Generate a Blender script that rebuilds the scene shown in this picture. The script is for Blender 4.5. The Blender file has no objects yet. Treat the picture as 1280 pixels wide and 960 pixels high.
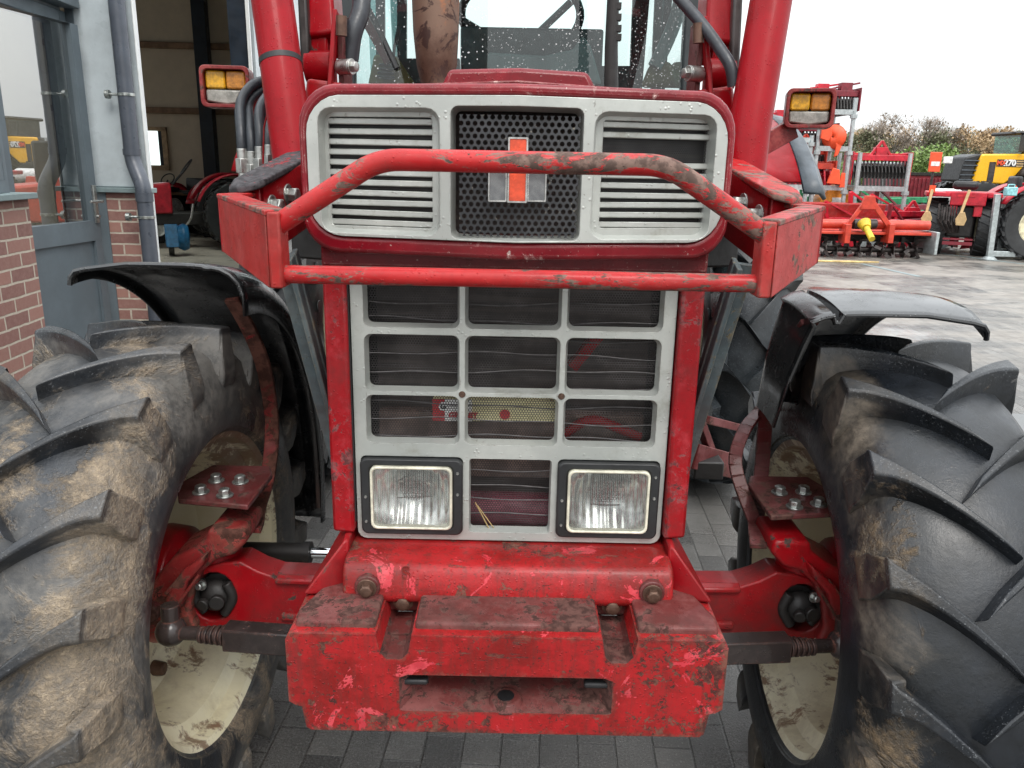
import bpy, bmesh, math, random
from mathutils import Vector, Matrix
R = math.radians
random.seed(7)
scene = bpy.context.scene
COL = scene.collection

# ------------------------------------------------------------------ camera
H = 1.55
F = 1000.0
PITCH = R(15.4)
ROLL = 0.020
_c, _s = math.cos(PITCH), math.sin(PITCH)
FWD = Vector((0, _c, -_s)); UP0 = Vector((0, _s, _c)); X0 = Vector((1, 0, 0))
RIGHT = X0 * math.cos(ROLL) + UP0 * math.sin(ROLL)
UPV = UP0 * math.cos(ROLL) - X0 * math.sin(ROLL)
CAM = Vector((0, 0, H))


def ray(px, py):
    return FWD + RIGHT * ((px - 640) / F) + UPV * ((480 - py) / F)


def P(px, py, Y):
    d = ray(px, py)
    return CAM + d * (Y / d.y)


def PZ(px, py, z):
    d = ray(px, py)
    return CAM + d * ((z - H) / d.z)


def XZ(px, py, Y):
    p = P(px, py, Y)
    return (p.x, p.z)


# ------------------------------------------------------------------ mesh builder
def rrect(x0, x1, z0, z1, r, n=4):
    pts = []
    for cx, cz, a in ((x1 - r, z1 - r, 0), (x0 + r, z1 - r, 90), (x0 + r, z0 + r, 180), (x1 - r, z0 + r, 270)):
        for i in range(n + 1):
            t = R(a + 90 * i / n)
            pts.append((cx + r * math.cos(t), cz + r * math.sin(t)))
    return pts


def fillet(pts, r, n=5, closed=False):
    pts = [Vector(p) for p in pts]
    out = []
    m = len(pts)
    for i, p in enumerate(pts):
        if not closed and i in (0, m - 1):
            out.append(p); continue
        a, b = pts[i - 1], pts[(i + 1) % m]
        da, db = (a - p), (b - p)
        la, lb = da.length, db.length
        rr = min(r, la * .48, lb * .48)
        A, B = p + da / la * rr, p + db / lb * rr
        for k in range(n + 1):
            t = k / n
            out.append(A * (1 - t) ** 2 + p * 2 * t * (1 - t) + B * t * t)
    return out


class G:
    def __init__(s):
        s.v = []; s.f = []

    def add(s, vs, fs):
        o = len(s.v)
        s.v += [Vector(v) for v in vs]
        s.f += [[i + o for i in f] for f in fs]
        return s

    def bx(s, x0, x1, y0, y1, z0, z1):
        vs = [(x, y, z) for x in (x0, x1) for y in (y0, y1) for z in (z0, z1)]
        return s.add(vs, [(0, 1, 3, 2), (4, 6, 7, 5), (0, 4, 5, 1), (2, 3, 7, 6), (0, 2, 6, 4), (1, 5, 7, 3)])

    def obx(s, c, size, rot=None, M=None):
        m = M or Matrix.Identity(4)
        if rot:
            from mathutils import Euler
            m = Euler([R(a) for a in rot]).to_matrix().to_4x4()
        c = Vector(c)
        h = [a / 2 for a in size]
        vs = [c + (m @ Vector((x * h[0], y * h[1], z * h[2]))) for x in (-1, 1) for y in (-1, 1) for z in (-1, 1)]
        return s.add(vs, [(0, 1, 3, 2), (4, 6, 7, 5), (0, 4, 5, 1), (2, 3, 7, 6), (0, 2, 6, 4), (1, 5, 7, 3)])

    def beam(s, a, b, w, h, upv=(0, 0, 1)):
        a, b = Vector(a), Vector(b)
        d = (b - a).normalized()
        sx = d.cross(Vector(upv)).normalized()
        uz = sx.cross(d).normalized()
        vs = []
        for p in (a, b):
            for i, j in ((-1, -1), (1, -1), (1, 1), (-1, 1)):
                vs.append(p + sx * (i * w / 2) + uz * (j * h / 2))
        return s.add(vs, [(3, 2, 1, 0), (4, 5, 6, 7), (0, 1, 5, 4), (1, 2, 6, 5), (2, 3, 7, 6), (3, 0, 4, 7)])

    def hexa(s, q0, q1):
        """box between two quads (corner lists in the same order)"""
        return s.add(list(q0) + list(q1), [(3, 2, 1, 0), (4, 5, 6, 7), (0, 1, 5, 4), (1, 2, 6, 5), (2, 3, 7, 6), (3, 0, 4, 7)])

    def cyl(s, a, b, r, r2=None, n=20, cap=True):
        r2 = r if r2 is None else r2
        return s.tube([a, b], [r, r2], n, cap)

    def tube(s, pts, r, n=14, cap=True):
        pts = [Vector(p) for p in pts]
        m = len(pts)
        rs = r if isinstance(r, (list, tuple)) else [r] * m
        vs = []; fs = []
        t = (pts[1] - pts[0]).normalized()
        ref = Vector((0, 0, 1)) if abs(t.z) < .9 else Vector((1, 0, 0))
        nx = t.cross(ref).normalized()
        for i, p in enumerate(pts):
            if i == 0: t = pts[1] - p
            elif i == m - 1: t = p - pts[i - 1]
            else: t = (pts[i + 1] - p).normalized() + (p - pts[i - 1]).normalized()
            t = t.normalized()
            nx = (nx - t * nx.dot(t)).normalized()
            ny = t.cross(nx)
            for k in range(n):
                a = 2 * math.pi * k / n
                vs.append(p + (nx * math.cos(a) + ny * math.sin(a)) * rs[i])
        for i in range(m - 1):
            for k in range(n):
                k2 = (k + 1) % n
                fs.append((i * n + k, i * n + k2, (i + 1) * n + k2, (i + 1) * n + k))
        if cap:
            fs.append(list(range(n))[::-1]); fs.append([(m - 1) * n + k for k in range(n)])
        return s.add(vs, fs)

    def prism(s, poly, axis, a0, a1, poly2=None):
        """poly in the two other axes; axis 0,1,2; poly2 = section at a1"""
        poly2 = poly2 or poly
        def mk(p, a):
            q = list(p); q.insert(axis, a); return q
        n = len(poly)
        vs = [mk(p, a0) for p in poly] + [mk(p, a1) for p in poly2]
        fs = [list(range(n))[::-1], [n + i for i in range(n)]]
        for i in range(n):
            j = (i + 1) % n
            fs.append((i, j, n + j, n + i))
        return s.add(vs, fs)

    def ring(s, out, inn, y0, y1, out1=None, inn1=None):
        """frame in XZ between y0 (front) and y1"""
        out1 = out1 or out; inn1 = inn1 or inn
        n = len(out)
        vs = [(p[0], y0, p[1]) for p in out] + [(p[0], y0, p[1]) for p in inn] + [(p[0], y1, p[1]) for p in out1] + [(p[0], y1, p[1]) for p in inn1]
        fs = []
        for i in range(n):
            j = (i + 1) % n
            fs += [(i, j, n + j, n + i), (2 * n + j, 2 * n + i, 3 * n + i, 3 * n + j), (j, i, 2 * n + i, 2 * n + j), (n + i, n + j, 3 * n + j, 3 * n + i)]
        return s.add(vs, fs)

    def lathe(s, prof, c=(0, 0, 0), axis='x', n=48, a0=0, a1=360):
        """prof: (along, radius)"""
        c = Vector(c); vs = []; fs = []
        full = abs(a1 - a0) >= 360
        k = n if full else n + 1
        for i in range(k):
            a = R(a0 + (a1 - a0) * i / n)
            ca, sa = math.cos(a), math.sin(a)
            for u, r in prof:
                if axis == 'x': p = Vector((u, -r * ca, r * sa))
                elif axis == 'z': p = Vector((r * ca, r * sa, u))
                else: p = Vector((r * ca, u, r * sa))
                vs.append(c + p)
        m = len(prof)
        for i in range(n):
            j = (i + 1) % k
            for q in range(m - 1):
                fs.append((i * m + q, i * m + q + 1, j * m + q + 1, j * m + q))
        return s.add(vs, fs)

    def sphere(s, c, r, n=14, sc=(1, 1, 1)):
        c = Vector(c); m = n // 2 + 1
        prof = [(math.cos(math.pi * i / m), math.sin(math.pi * i / m)) for i in range(m + 1)]
        vs = []; fs = []
        for i in range(m + 1):
            for k in range(n):
                a = 2 * math.pi * k / n
                vs.append(c + Vector((prof[i][1] * math.cos(a) * r * sc[0], prof[i][1] * math.sin(a) * r * sc[1], prof[i][0] * r * sc[2])))
        for i in range(m):
            for k in range(n):
                fs.append((i * n + k, i * n + (k + 1) % n, (i + 1) * n + (k + 1) % n, (i + 1) * n + k))
        return s.add(vs, fs)

    def hexbolt(s, c, d, _u, r, h, washer=True):
        c = Vector(c); d = Vector(d).normalized()
        if washer: s.tube([c, c + d * h * .25], r * 1.45, 18)
        s.tube([c + d * h * .2, c + d * h], r, 6)
        s.tube([c + d * h, c + d * h * 1.12], [r * .95, r * .7], 12)
        return s

    def each(s, fn):
        s.v = [Vector(fn(v)) for v in s.v]; return s

    def xf(s, M):
        s.v = [M @ v for v in s.v]; return s

    def mirror(s):
        s.v = [Vector((-v.x, v.y, v.z)) for v in s.v]; s.f = [f[::-1] for f in s.f]; return s

    def join(s, o):
        return s.add(o.v, o.f)

    def mesh(s, name):
        me = bpy.data.meshes.new(name)
        me.from_pydata([tuple(v) for v in s.v], [], [tuple(f) for f in s.f])
        bm = bmesh.new(); bm.from_mesh(me)
        bmesh.ops.remove_doubles(bm, verts=bm.verts, dist=1e-5)
        bmesh.ops.recalc_face_normals(bm, faces=bm.faces)
        bm.to_mesh(me); bm.free()
        return me

    def obj(s, name, m, parent=None, bevel=0, seg=2, smooth=True, ang=35, sub=0, solid=0, label=None, cut=None, split0=False, fold=0, raw=False):
        if raw:
            me = bpy.data.meshes.new(name)
            me.from_pydata([tuple(v) for v in s.v], [], [tuple(f) for f in s.f])
        else:
            me = s.mesh(name)
        o = bpy.data.objects.new(name, me); COL.objects.link(o)
        if cut:
            for c in cut:
                co = bpy.data.objects.new('cutter', c.mesh('cutter')); COL.objects.link(co)
                b = o.modifiers.new('b', 'BOOLEAN'); b.operation = 'DIFFERENCE'; b.object = co; b.solver = 'EXACT'
                bake(o)
                bpy.data.objects.remove(co)
            me = o.data
        if split0 or fold:
            bm = bmesh.new(); bm.from_mesh(me)
            bmesh.ops.bisect_plane(bm, geom=bm.verts[:] + bm.edges[:] + bm.faces[:], plane_co=(0, 0, 0), plane_no=(1, 0, 0), dist=1e-5)
            bm.to_mesh(me); bm.free()
            for v in me.vertices: v.co.y += fold * abs(v.co.x)
        if isinstance(m, (list, tuple)):
            for q in m: me.materials.append(q)
        else: me.materials.append(m)
        if bevel:
            b = o.modifiers.new('bevel', 'BEVEL'); b.width = bevel; b.segments = seg; b.limit_method = 'ANGLE'; b.angle_limit = R(32); b.harden_normals = False
        if solid:
            b = o.modifiers.new('solid', 'SOLIDIFY'); b.thickness = solid; b.offset = 0
        if sub:
            b = o.modifiers.new('sub', 'SUBSURF'); b.levels = sub; b.render_levels = sub
        if smooth:
            me.polygons.foreach_set('use_smooth', [True] * len(me.polygons))
            try: me.set_sharp_from_angle(angle=R(ang))
            except Exception: pass
        if parent is not None: o.parent = parent
        if label: o['label'] = label
        return o


def bake(o):
    dg = bpy.context.evaluated_depsgraph_get()
    dg.update()
    me = bpy.data.meshes.new_from_object(o.evaluated_get(dg))
    old = o.data
    o.modifiers.clear(); o.data = me


def thing(name, label, cat, group=None, loc=(0, 0, 0), rz=0):
    o = bpy.data.objects.new(name, None); COL.objects.link(o)
    o.empty_display_size = .2
    o.location = loc; o.rotation_euler = (0, 0, rz)
    o['label'] = label; o['category'] = cat
    if group: o['group'] = group
    return o


def tag(o, label, cat, group=None, kind=None):
    o['label'] = label; o['category'] = cat
    if group: o['group'] = group
    if kind: o['kind'] = kind
    return o


def struct(o):
    o['kind'] = 'structure'; return o


def copy_tree(o, parent=None):
    c = o.copy(); COL.objects.link(c)
    if parent is not None: c.parent = parent
    for ch in list(o.children): copy_tree(ch, c)
    return c


def dup(root, loc, rz=0, label=None, scale=None):
    c = copy_tree(root); c.location = loc; c.rotation_euler = (0, 0, rz)
    if label: c['label'] = label
    if scale: c.scale = (scale,) * 3
    return c


def rebase(root, L):
    """move the root Empty to L while the meshes below keep their place"""
    L = Vector(L); root.location = L
    seen = set()
    def go(o):
        for ch in o.children:
            if ch.type == 'MESH' and ch.data.name not in seen:
                seen.add(ch.data.name)
            go(ch)
    for ch in root.children:
        ch.location = Vector(ch.location) - L


def textmesh(txt, size, depth, name, m, parent, M, bold=0, ext=0.0):
    cu = bpy.data.curves.new('txt', 'FONT'); cu.body = txt; cu.size = size; cu.extrude = depth; cu.offset = bold
    cu.align_x = 'CENTER'; cu.align_y = 'CENTER'
    t = bpy.data.objects.new('txt', cu); COL.objects.link(t)
    dg = bpy.context.evaluated_depsgraph_get(); dg.update()
    me = bpy.data.meshes.new_from_object(t.evaluated_get(dg))
    bpy.data.objects.remove(t)
    me.transform(M); me.name = name
    me.materials.clear(); me.materials.append(m)
    o = bpy.data.objects.new(name, me); COL.objects.link(o)
    if parent is not None: o.parent = parent
    return o


# ------------------------------------------------------------------ material helpers
class NT:
    def __init__(s, name):
        s.m = bpy.data.materials.new(name); s.m.use_nodes = True
        s.t = s.m.node_tree
        s.b = s.t.nodes['Principled BSDF']
        s.out = s.t.nodes['Material Output']
        s._c = None

    def n(s, typ, **kw):
        # node properties: p_name=...; sockets: i_Name=...
        nd = s.t.nodes.new(typ)
        for k, v in kw.items():
            if k.startswith('i_'):
                key = k[2:].replace('_', ' ')
                s.set(nd.inputs[key], v)
            elif k.startswith('n'):
                s.set(nd.inputs[int(k[1:])], v)
            else: setattr(nd, k[2:] if k.startswith('p_') else k, v)
        return nd

    def set(s, sock, v):
        if isinstance(v, bpy.types.NodeSocket): s.t.links.new(v, sock)
        elif isinstance(v, bpy.types.Node): s.t.links.new(v.outputs[0], sock)
        elif isinstance(v, (tuple, list)) and len(v) == 3 and sock.type == 'RGBA': sock.default_value = (*v, 1)
        else: sock.default_value = v

    def co(s, scale=None, rot=None, loc=None, kind='Object'):
        if s._c is None: s._c = s.t.nodes.new('ShaderNodeTexCoord')
        o = s._c.outputs[kind]
        if scale is None and rot is None and loc is None: return o
        mp = s.n('ShaderNodeMapping')
        s.t.links.new(o, mp.inputs[0])
        if scale: mp.inputs['Scale'].default_value = scale
        if rot: mp.inputs['Rotation'].default_value = rot
        if loc: mp.inputs['Location'].default_value = loc
        return mp.outputs[0]

    def noise(s, scale, detail=6, rough=.6, vec=None, dist=0, seed=0):
        nd = s.n('ShaderNodeTexNoise')
        v = vec if vec is not None else s.co()
        if seed:
            mp = s.n('ShaderNodeVectorMath', p_operation='ADD'); s.t.links.new(v, mp.inputs[0]); mp.inputs[1].default_value = (seed, seed * 1.7, -seed); v = mp.outputs[0]
        s.t.links.new(v, nd.inputs['Vector'])
        nd.inputs['Scale'].default_value = scale; nd.inputs['Detail'].default_value = min(detail, 6)
        nd.inputs['Roughness'].default_value = rough; nd.inputs['Distortion'].default_value = dist
        return nd.outputs['Fac']

    def vor(s, scale, vec=None, feat='F1', out='Distance', rnd=1):
        nd = s.n('ShaderNodeTexVoronoi', p_feature=feat)
        s.t.links.new(vec if vec is not None else s.co(), nd.inputs['Vector'])
        nd.inputs['Scale'].default_value = scale; nd.inputs['Randomness'].default_value = rnd
        return nd.outputs[out]

    def ramp(s, fac, a, b, ca=0, cb=1):
        """map range clamp"""
        nd = s.n('ShaderNodeMapRange'); nd.interpolation_type = 'SMOOTHSTEP'
        s.set(nd.inputs[0], fac); nd.inputs[1].default_value = a; nd.inputs[2].default_value = b
        nd.inputs[3].default_value = ca; nd.inputs[4].default_value = cb
        return nd.outputs[0]

    def math(s, op, a, b=0, c=None):
        nd = s.n('ShaderNodeMath', p_operation=op)
        s.set(nd.inputs[0], a); s.set(nd.inputs[1], b)
        if c is not None: s.set(nd.inputs[2], c)
        return nd.outputs[0]

    def mix(s, fac, a, b):
        nd = s.n('ShaderNodeMix', p_data_type='RGBA')
        s.set(nd.inputs[0], fac); s.set(nd.inputs[6], a); s.set(nd.inputs[7], b)
        return nd.outputs[2]

    def xyz(s, vec=None):
        nd = s.n('ShaderNodeSeparateXYZ'); s.t.links.new(vec if vec is not None else s.co(), nd.inputs[0]); return nd.outputs

    def bump(s, h, strength=.3, dist=.002, prev=None):
        nd = s.n('ShaderNodeBump'); s.set(nd.inputs['Height'], h)
        nd.inputs['Strength'].default_value = strength; nd.inputs['Distance'].default_value = dist
        if prev is not None: s.t.links.new(prev, nd.inputs['Normal'])
        return nd.outputs[0]

    def fin(s, color=None, rough=None, metal=None, normal=None, spec=None, coat=None, coat_rough=.1):
        b = s.b
        if color is not None: s.set(b.inputs['Base Color'], color)
        if rough is not None: s.set(b.inputs['Roughness'], rough)
        if metal is not None: s.set(b.inputs['Metallic'], metal)
        if normal is not None: s.t.links.new(normal, b.inputs['Normal'])
        if spec is not None: s.set(b.inputs['Specular IOR Level'], spec)
        if coat is not None:
            s.set(b.inputs['Coat Weight'], coat); b.inputs['Coat Roughness'].default_value = coat_rough
        return s.m


def droplets(t, normal=None, scale=160, amt=.5, strength=.5):
    """rain beads: round bumps sparsely spread"""
    d = t.vor(scale, rnd=1)
    keep = t.ramp(t.noise(scale * .23, 2, .5, seed=9), .5, .6)
    h = t.math('MULTIPLY', t.ramp(d, .32, .05), keep)
    return t.bump(h, strength, .0025, normal)


def edgemask(t, rad=.004, lo=.06, hi=.25):
    bv = t.n('ShaderNodeBevel', samples=3); bv.inputs['Radius'].default_value = rad
    ge = t.n('ShaderNodeNewGeometry')
    d = t.n('ShaderNodeVectorMath', p_operation='DOT_PRODUCT')
    t.t.links.new(bv.outputs[0], d.inputs[0]); t.t.links.new(ge.outputs['Normal'], d.inputs[1])
    e = t.math('SUBTRACT', 1, d.outputs['Value'])
    return t.ramp(e, lo * .3, hi * .4)


def worn(name, base, faded=None, chip=(.05, .03, .025), chipamt=.36, fade=.5, s1=9, s2=38, rough=.32, dirt=.25, drops=True, stretch=(1, 1, 1), coat=.15, dirtcol=(.055, .03, .025), edge=.75, spec=.22, bigw=.55):
    t = NT(name)
    faded = faded or tuple(min(1, c * 1.35 + .03) for c in base)
    v = t.co(scale=stretch) if stretch != (1, 1, 1) else t.co()
    nz = t.noise(s1, 7, .68, vec=v)
    c = t.mix(t.ramp(nz, fade - .06, fade + .1), base, faded)
    c = t.mix(t.math('MULTIPLY', t.ramp(t.noise(s1 * 4, 6, .7, seed=13), .45, .7), .35), c, tuple(x * .6 for x in base))
    g = t.noise(s1 * .55, 9, .74, seed=4)
    c = t.mix(t.math('MULTIPLY', t.ramp(g, .42, .72), dirt), c, dirtcol)
    big = t.noise(s1 * .45, 3, .5, seed=2)
    ch = t.noise(s2, 11, .72, dist=.5, seed=3, vec=v)
    cf = t.noise(s2 * 3.2, 8, .72, dist=.4, seed=23, vec=v)
    em = t.math('MULTIPLY', edgemask(t), t.ramp(t.noise(s2 * 1.6, 6, .7, seed=31), .36, .56))
    ch2 = t.math('ADD', t.math('ADD', ch, t.math('MULTIPLY', edgemask(t, .012), .07)), t.math('MULTIPLY', t.math('SUBTRACT', big, .5), bigw))
    th = 1 - chipamt
    mask = t.ramp(ch2, th, th + .02)
    m2 = t.ramp(t.math('ADD', cf, t.math('MULTIPLY', t.math('SUBTRACT', big, .5), .4)), th + .055, th + .075)
    mask = t.math('MAXIMUM', mask, t.math('MAXIMUM', m2, t.math('MULTIPLY', em, edge)))
    halo = t.ramp(ch2, th - .02, th)
    chipc = t.mix(t.ramp(t.noise(s2 * 2, 5, .6, seed=6), .4, .6), chip, tuple(x * 2.2 for x in chip))
    c = t.mix(t.math('MULTIPLY', halo, .3), c, tuple(min(1, x * 1.5 + .05) for x in base))
    c = t.mix(mask, c, chipc)
    sp = t.ramp(t.noise(s2 * 7, 3, .6, seed=8), .68, .72)
    c = t.mix(t.math('MULTIPLY', sp, .7), c, chip)
    r = t.math('ADD', t.math('MULTIPLY', mask, .35), t.ramp(g, .3, .7, rough, rough + .2))
    nm = t.bump(t.math('SUBTRACT', t.math('MULTIPLY', t.noise(s2 * .8, 5, .6), .25), mask), .4, .0012)
    if drops: nm = droplets(t, nm)
    return t.fin(c, r, 0, nm, spec=spec, coat=t.math('MULTIPLY', t.math('SUBTRACT', 1, mask), coat), coat_rough=.08)


def plain(name, col, rough=.5, metal=0, var=.25, s=12, bump=.15, spec=None, drops=False):
    t = NT(name)
    nz = t.noise(s, 8, .65)
    c = t.mix(t.ramp(nz, .35, .68), tuple(x * (1 - var) for x in col), tuple(min(1, x * (1 + var)) for x in col))
    r = t.ramp(t.noise(s * 2, 5, .6, seed=3), .3, .7, max(.02, rough - .1), min(1, rough + .12))
    nm = t.bump(t.noise(s * 9, 4, .6), bump, .001)
    if drops: nm = droplets(t, nm)
    return t.fin(c, r, metal, nm, spec)
# ------------------------------------------------------------------ materials
M = {}
RED = (.50, .012, .018)
M['red'] = worn('red_paint', (.25, .003, .007), (.32, .009, .013), chipamt=.33, s1=8, s2=30, dirt=.35, coat=.12)
M['redclean'] = worn('red_paint_bright', (.24, .0012, .005), (.28, .0025, .008), chipamt=.27, s1=5, s2=40, dirt=.15, rough=.28, coat=.08, spec=.15)
M['hood'] = worn('hood_red_enamel', (.165, .004, .010), (.22, .009, .016), chip=(.4, .3, .27), chipamt=.30, s1=7, s2=22, dirt=.35, rough=.25, coat=.25)
M['bar'] = worn('bull_bar_red', (.38, .009, .011), (.43, .022, .022), chip=(.085, .055, .045), chipamt=.452, bigw=.28, s1=10, s2=30, dirt=.25, rough=.33, coat=.15, stretch=(.32, 1, 1))
M['plate'] = worn('faded_red_plate', (.34, .018, .016), (.38, .04, .036), chip=(.09, .05, .04), chipamt=.37, s1=12, s2=26, dirt=.45, rough=.45, coat=.1)
M['column'] = worn('flaking_red_column', (.29, .005, .009), (.38, .028, .036), chip=(.10, .03, .03), chipamt=.43, s1=16, s2=34, dirt=.45, fade=.56, rough=.35, coat=.12)
M['axle'] = worn('axle_red', (.30, .0015, .006), (.36, .004, .009), chipamt=.37, s1=5, s2=24, dirt=.7, rough=.28, coat=.2)
M['knuckle'] = worn('rusty_red_knuckle', (.22, .018, .018), (.30, .06, .045), chip=(.06, .025, .018), chipamt=.48, s1=7, s2=18, dirt=.8, rough=.45)
M['rustplate'] = worn('rusty_maroon_plate', (.11, .018, .018), (.17, .05, .05), chip=(.05, .025, .02), chipamt=.42, s1=10, s2=30, dirt=.5, rough=.35)
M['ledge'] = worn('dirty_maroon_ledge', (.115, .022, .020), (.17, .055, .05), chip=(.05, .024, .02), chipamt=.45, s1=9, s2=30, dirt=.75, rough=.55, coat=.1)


def casting(name, z0, z1, chipt=.538, pinkt=.60, streak=.5, dark=(.19, .009, .008), lite=(.34, .013, .015)):
    """old cast iron: red paint in several coats, flaked down to brown primer and rust"""
    t = NT(name)
    c = t.mix(t.ramp(t.noise(7, 9, .72), .38, .58), dark, lite)
    st = t.noise(1.0, 10, .72, vec=t.co(scale=(70, 70, 7)), seed=3)
    c = t.mix(t.math('MULTIPLY', t.ramp(st, .48, .68), streak), c, (.13, .022, .018))
    pk = t.noise(10, 11, .74, dist=.7, seed=5)
    c = t.mix(t.math('MULTIPLY', t.ramp(pk, pinkt, pinkt + .015), .9), c, t.mix(t.ramp(t.noise(30, 5, .6, seed=15), .4, .6), (.60, .075, .09), (.52, .04, .055)))
    z = t.xyz()[2]
    big = t.noise(3.4, 4, .55, seed=2)
    low = t.ramp(z, z0 + .07, z0)
    b_ = t.math('ADD', t.math('ADD', t.math('MULTIPLY', t.math('SUBTRACT', big, .5), .6), t.math('MULTIPLY', low, .06)), t.math('SUBTRACT', t.math('MULTIPLY', edgemask(t, .018), .11), .018))
    m1 = t.ramp(t.math('ADD', t.noise(22, 12, .76, dist=.5, seed=7), b_), chipt + .03, chipt + .045)
    m2 = t.ramp(t.math('ADD', t.noise(60, 10, .74, dist=.4, seed=27), t.math('MULTIPLY', b_, .7)), chipt + .035, chipt + .055)
    hs = t.ramp(t.noise(1.0, 8, .75, vec=t.co(scale=(9, 30, 60)), seed=37), .63, .65)
    em = t.math('MULTIPLY', edgemask(t, .006), t.ramp(t.noise(30, 6, .7, seed=31), .34, .5))
    mask = t.math('MAXIMUM', t.math('MAXIMUM', m1, m2), t.math('MAXIMUM', t.math('MULTIPLY', hs, .85), t.math('MULTIPLY', em, .8)))
    br = t.mix(t.ramp(t.noise(45, 6, .7, seed=6), .38, .62), (.035, .016, .013), (.15, .065, .045))
    c = t.mix(t.math('MULTIPLY', t.ramp(t.noise(5, 10, .8, seed=12), .46, .66), .4), c, (.10, .022, .02))
    c = t.mix(t.math('MULTIPLY', mask, .92), c, br)
    sp = t.ramp(t.noise(150, 4, .65, seed=8), .62, .66)
    c = t.mix(t.math('MULTIPLY', sp, .75), c, (.035, .018, .015))
    h = t.math('ADD', t.math('MULTIPLY', mask, -1), t.math('MULTIPLY', t.noise(70, 6, .7), .9))
    nm = t.bump(h, .6, .0018)
    nm = t.bump(t.noise(9, 5, .6, seed=1), .4, .008, nm)
    nm = droplets(t, nm, 140)
    return t.fin(c, t.math('ADD', .36, t.math('MULTIPLY', mask, .25)), 0, nm, spec=.28, coat=.08)


M['weight'] = casting('chipped_red_casting', .60, .79, chipt=.548, pinkt=.582)
M['bolster'] = casting('speckled_red_bolster', .77, .88, chipt=.60, pinkt=.59, streak=.75)


def silver_mat():
    t = NT('silver_grille_paint')
    c = t.mix(t.ramp(t.noise(6, 7, .65), .35, .7), (.38, .395, .37), (.50, .515, .48))
    c = t.mix(t.math('MULTIPLY', t.ramp(t.noise(11, 9, .75, seed=3), .55, .75), .55), c, (.20, .19, .14))
    sc = t.noise(1.0, 8, .7, vec=t.co(scale=(90, 60, 14), rot=(0, .5, 0)), seed=4)
    c = t.mix(t.math('MULTIPLY', t.ramp(sc, .66, .70), .7), c, (.13, .11, .09))
    sp = t.ramp(t.noise(150, 4, .6, seed=8), .68, .72)
    c = t.mix(t.math('MULTIPLY', sp, .7), c, (.12, .09, .06))
    rust = t.ramp(t.noise(9, 6, .7, seed=21), .72, .76)
    c = t.mix(t.math('MULTIPLY', rust, .7), c, (.35, .12, .04))
    em = t.math('MULTIPLY', edgemask(t, .004), t.ramp(t.noise(40, 6, .7, seed=31), .42, .6))
    c = t.mix(t.math('MULTIPLY', em, .55), c, (.13, .12, .10))
    nm = t.bump(t.noise(80, 4, .6), .12, .001)
    nm = droplets(t, nm, 110, strength=.4)
    return t.fin(c, .34, .25, nm)


M['silver'] = silver_mat()
M['blackplastic'] = plain('black_plastic', (.018, .019, .020), .45, s=20)
M['blackmetal'] = plain('black_fender_metal', (.010, .011, .012), .2, s=6, bump=.08, drops=True, spec=1.0)
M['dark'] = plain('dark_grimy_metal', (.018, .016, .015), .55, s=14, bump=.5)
M['steel'] = plain('bare_steel', (.42, .42, .40), .35, .9, s=30)
M['chrome'] = plain('chrome_rod', (.75, .77, .78), .08, 1, var=.05, s=20, bump=.02)
M['bolt'] = plain('oily_brown_bolt', (.12, .07, .05), .45, .6, s=40, bump=.4)
M['galvbolt'] = plain('zinc_bolt', (.42, .44, .42), .35, .85, var=.35, s=50, bump=.2)
M['strut'] = worn('grey_blue_strut', (.085, .115, .125), (.13, .16, .165), chip=(.10, .08, .05), chipamt=.36, s1=6, s2=20, dirt=.6, rough=.4)
M['tiebar'] = worn('black_wet_tie_bar', (.022, .017, .016), (.04, .03, .028), chip=(.09, .04, .03), chipamt=.38, s1=8, s2=30, dirt=.2, rough=.25, coat=.5)
M['hose'] = plain('black_hydraulic_hose', (.022, .026, .032), .4, s=40, bump=.3)
M['emblemred'] = plain('emblem_red', (.62, .075, .03), .35, s=60, var=.2, bump=.1)
M['emblemedge'] = plain('emblem_edge_silver', (.45, .45, .43), .3, .6, s=60)


def emblem_black():
    t = NT('emblem_black_gloss')
    c = t.mix(t.ramp(t.noise(40, 4, .6), .4, .62), (.20, .20, .205), (.27, .27, .27))
    return t.fin(c, .25, .95)


M['emblemblack'] = emblem_black()


def hexholes(t, pitch, rad, vec):
    """1 inside a hole of a staggered hole pattern in the XZ plane"""
    x, y, z = t.xyz(vec)
    outs = []
    sx, sz = pitch, pitch * 1.732
    for ox, oz in ((0, 0), (.5, .5)):
        fx = t.math('SUBTRACT', t.math('FRACT', t.math('ADD', t.math('DIVIDE', x, sx), 100 + ox)), .5)
        fz = t.math('SUBTRACT', t.math('FRACT', t.math('ADD', t.math('DIVIDE', z, sz), 100 + oz)), .5)
        fx = t.math('MULTIPLY', fx, sx); fz = t.math('MULTIPLY', fz, sz)
        d = t.math('SQRT', t.math('ADD', t.math('MULTIPLY', fx, fx), t.math('MULTIPLY', fz, fz)))
        outs.append(t.math('LESS_THAN', d, rad))
    return t.math('MAXIMUM', outs[0], outs[1])


def perf_mat():
    t = NT('perforated_black_plate')
    hole = hexholes(t, .0108, .0037, t.co())
    nz = t.noise(9, 6, .7)
    c = t.mix(t.ramp(nz, .35, .65), (.022, .023, .025), (.05, .052, .055))
    c = t.mix(t.math('MULTIPLY', t.ramp(t.noise(60, 6, .7, seed=3), .62, .68), .5), c, (.3, .27, .2))
    tr = t.n('ShaderNodeBsdfTransparent')
    mx = t.n('ShaderNodeMixShader')
    t.set(mx.inputs[0], hole)
    t.fin(c, .42, .2)
    t.t.links.new(t.b.outputs[0], mx.inputs[1]); t.t.links.new(tr.outputs[0], mx.inputs[2])
    t.t.links.new(mx.outputs[0], t.out.inputs[0])
    return t.m


M['perf'] = perf_mat()


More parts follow.
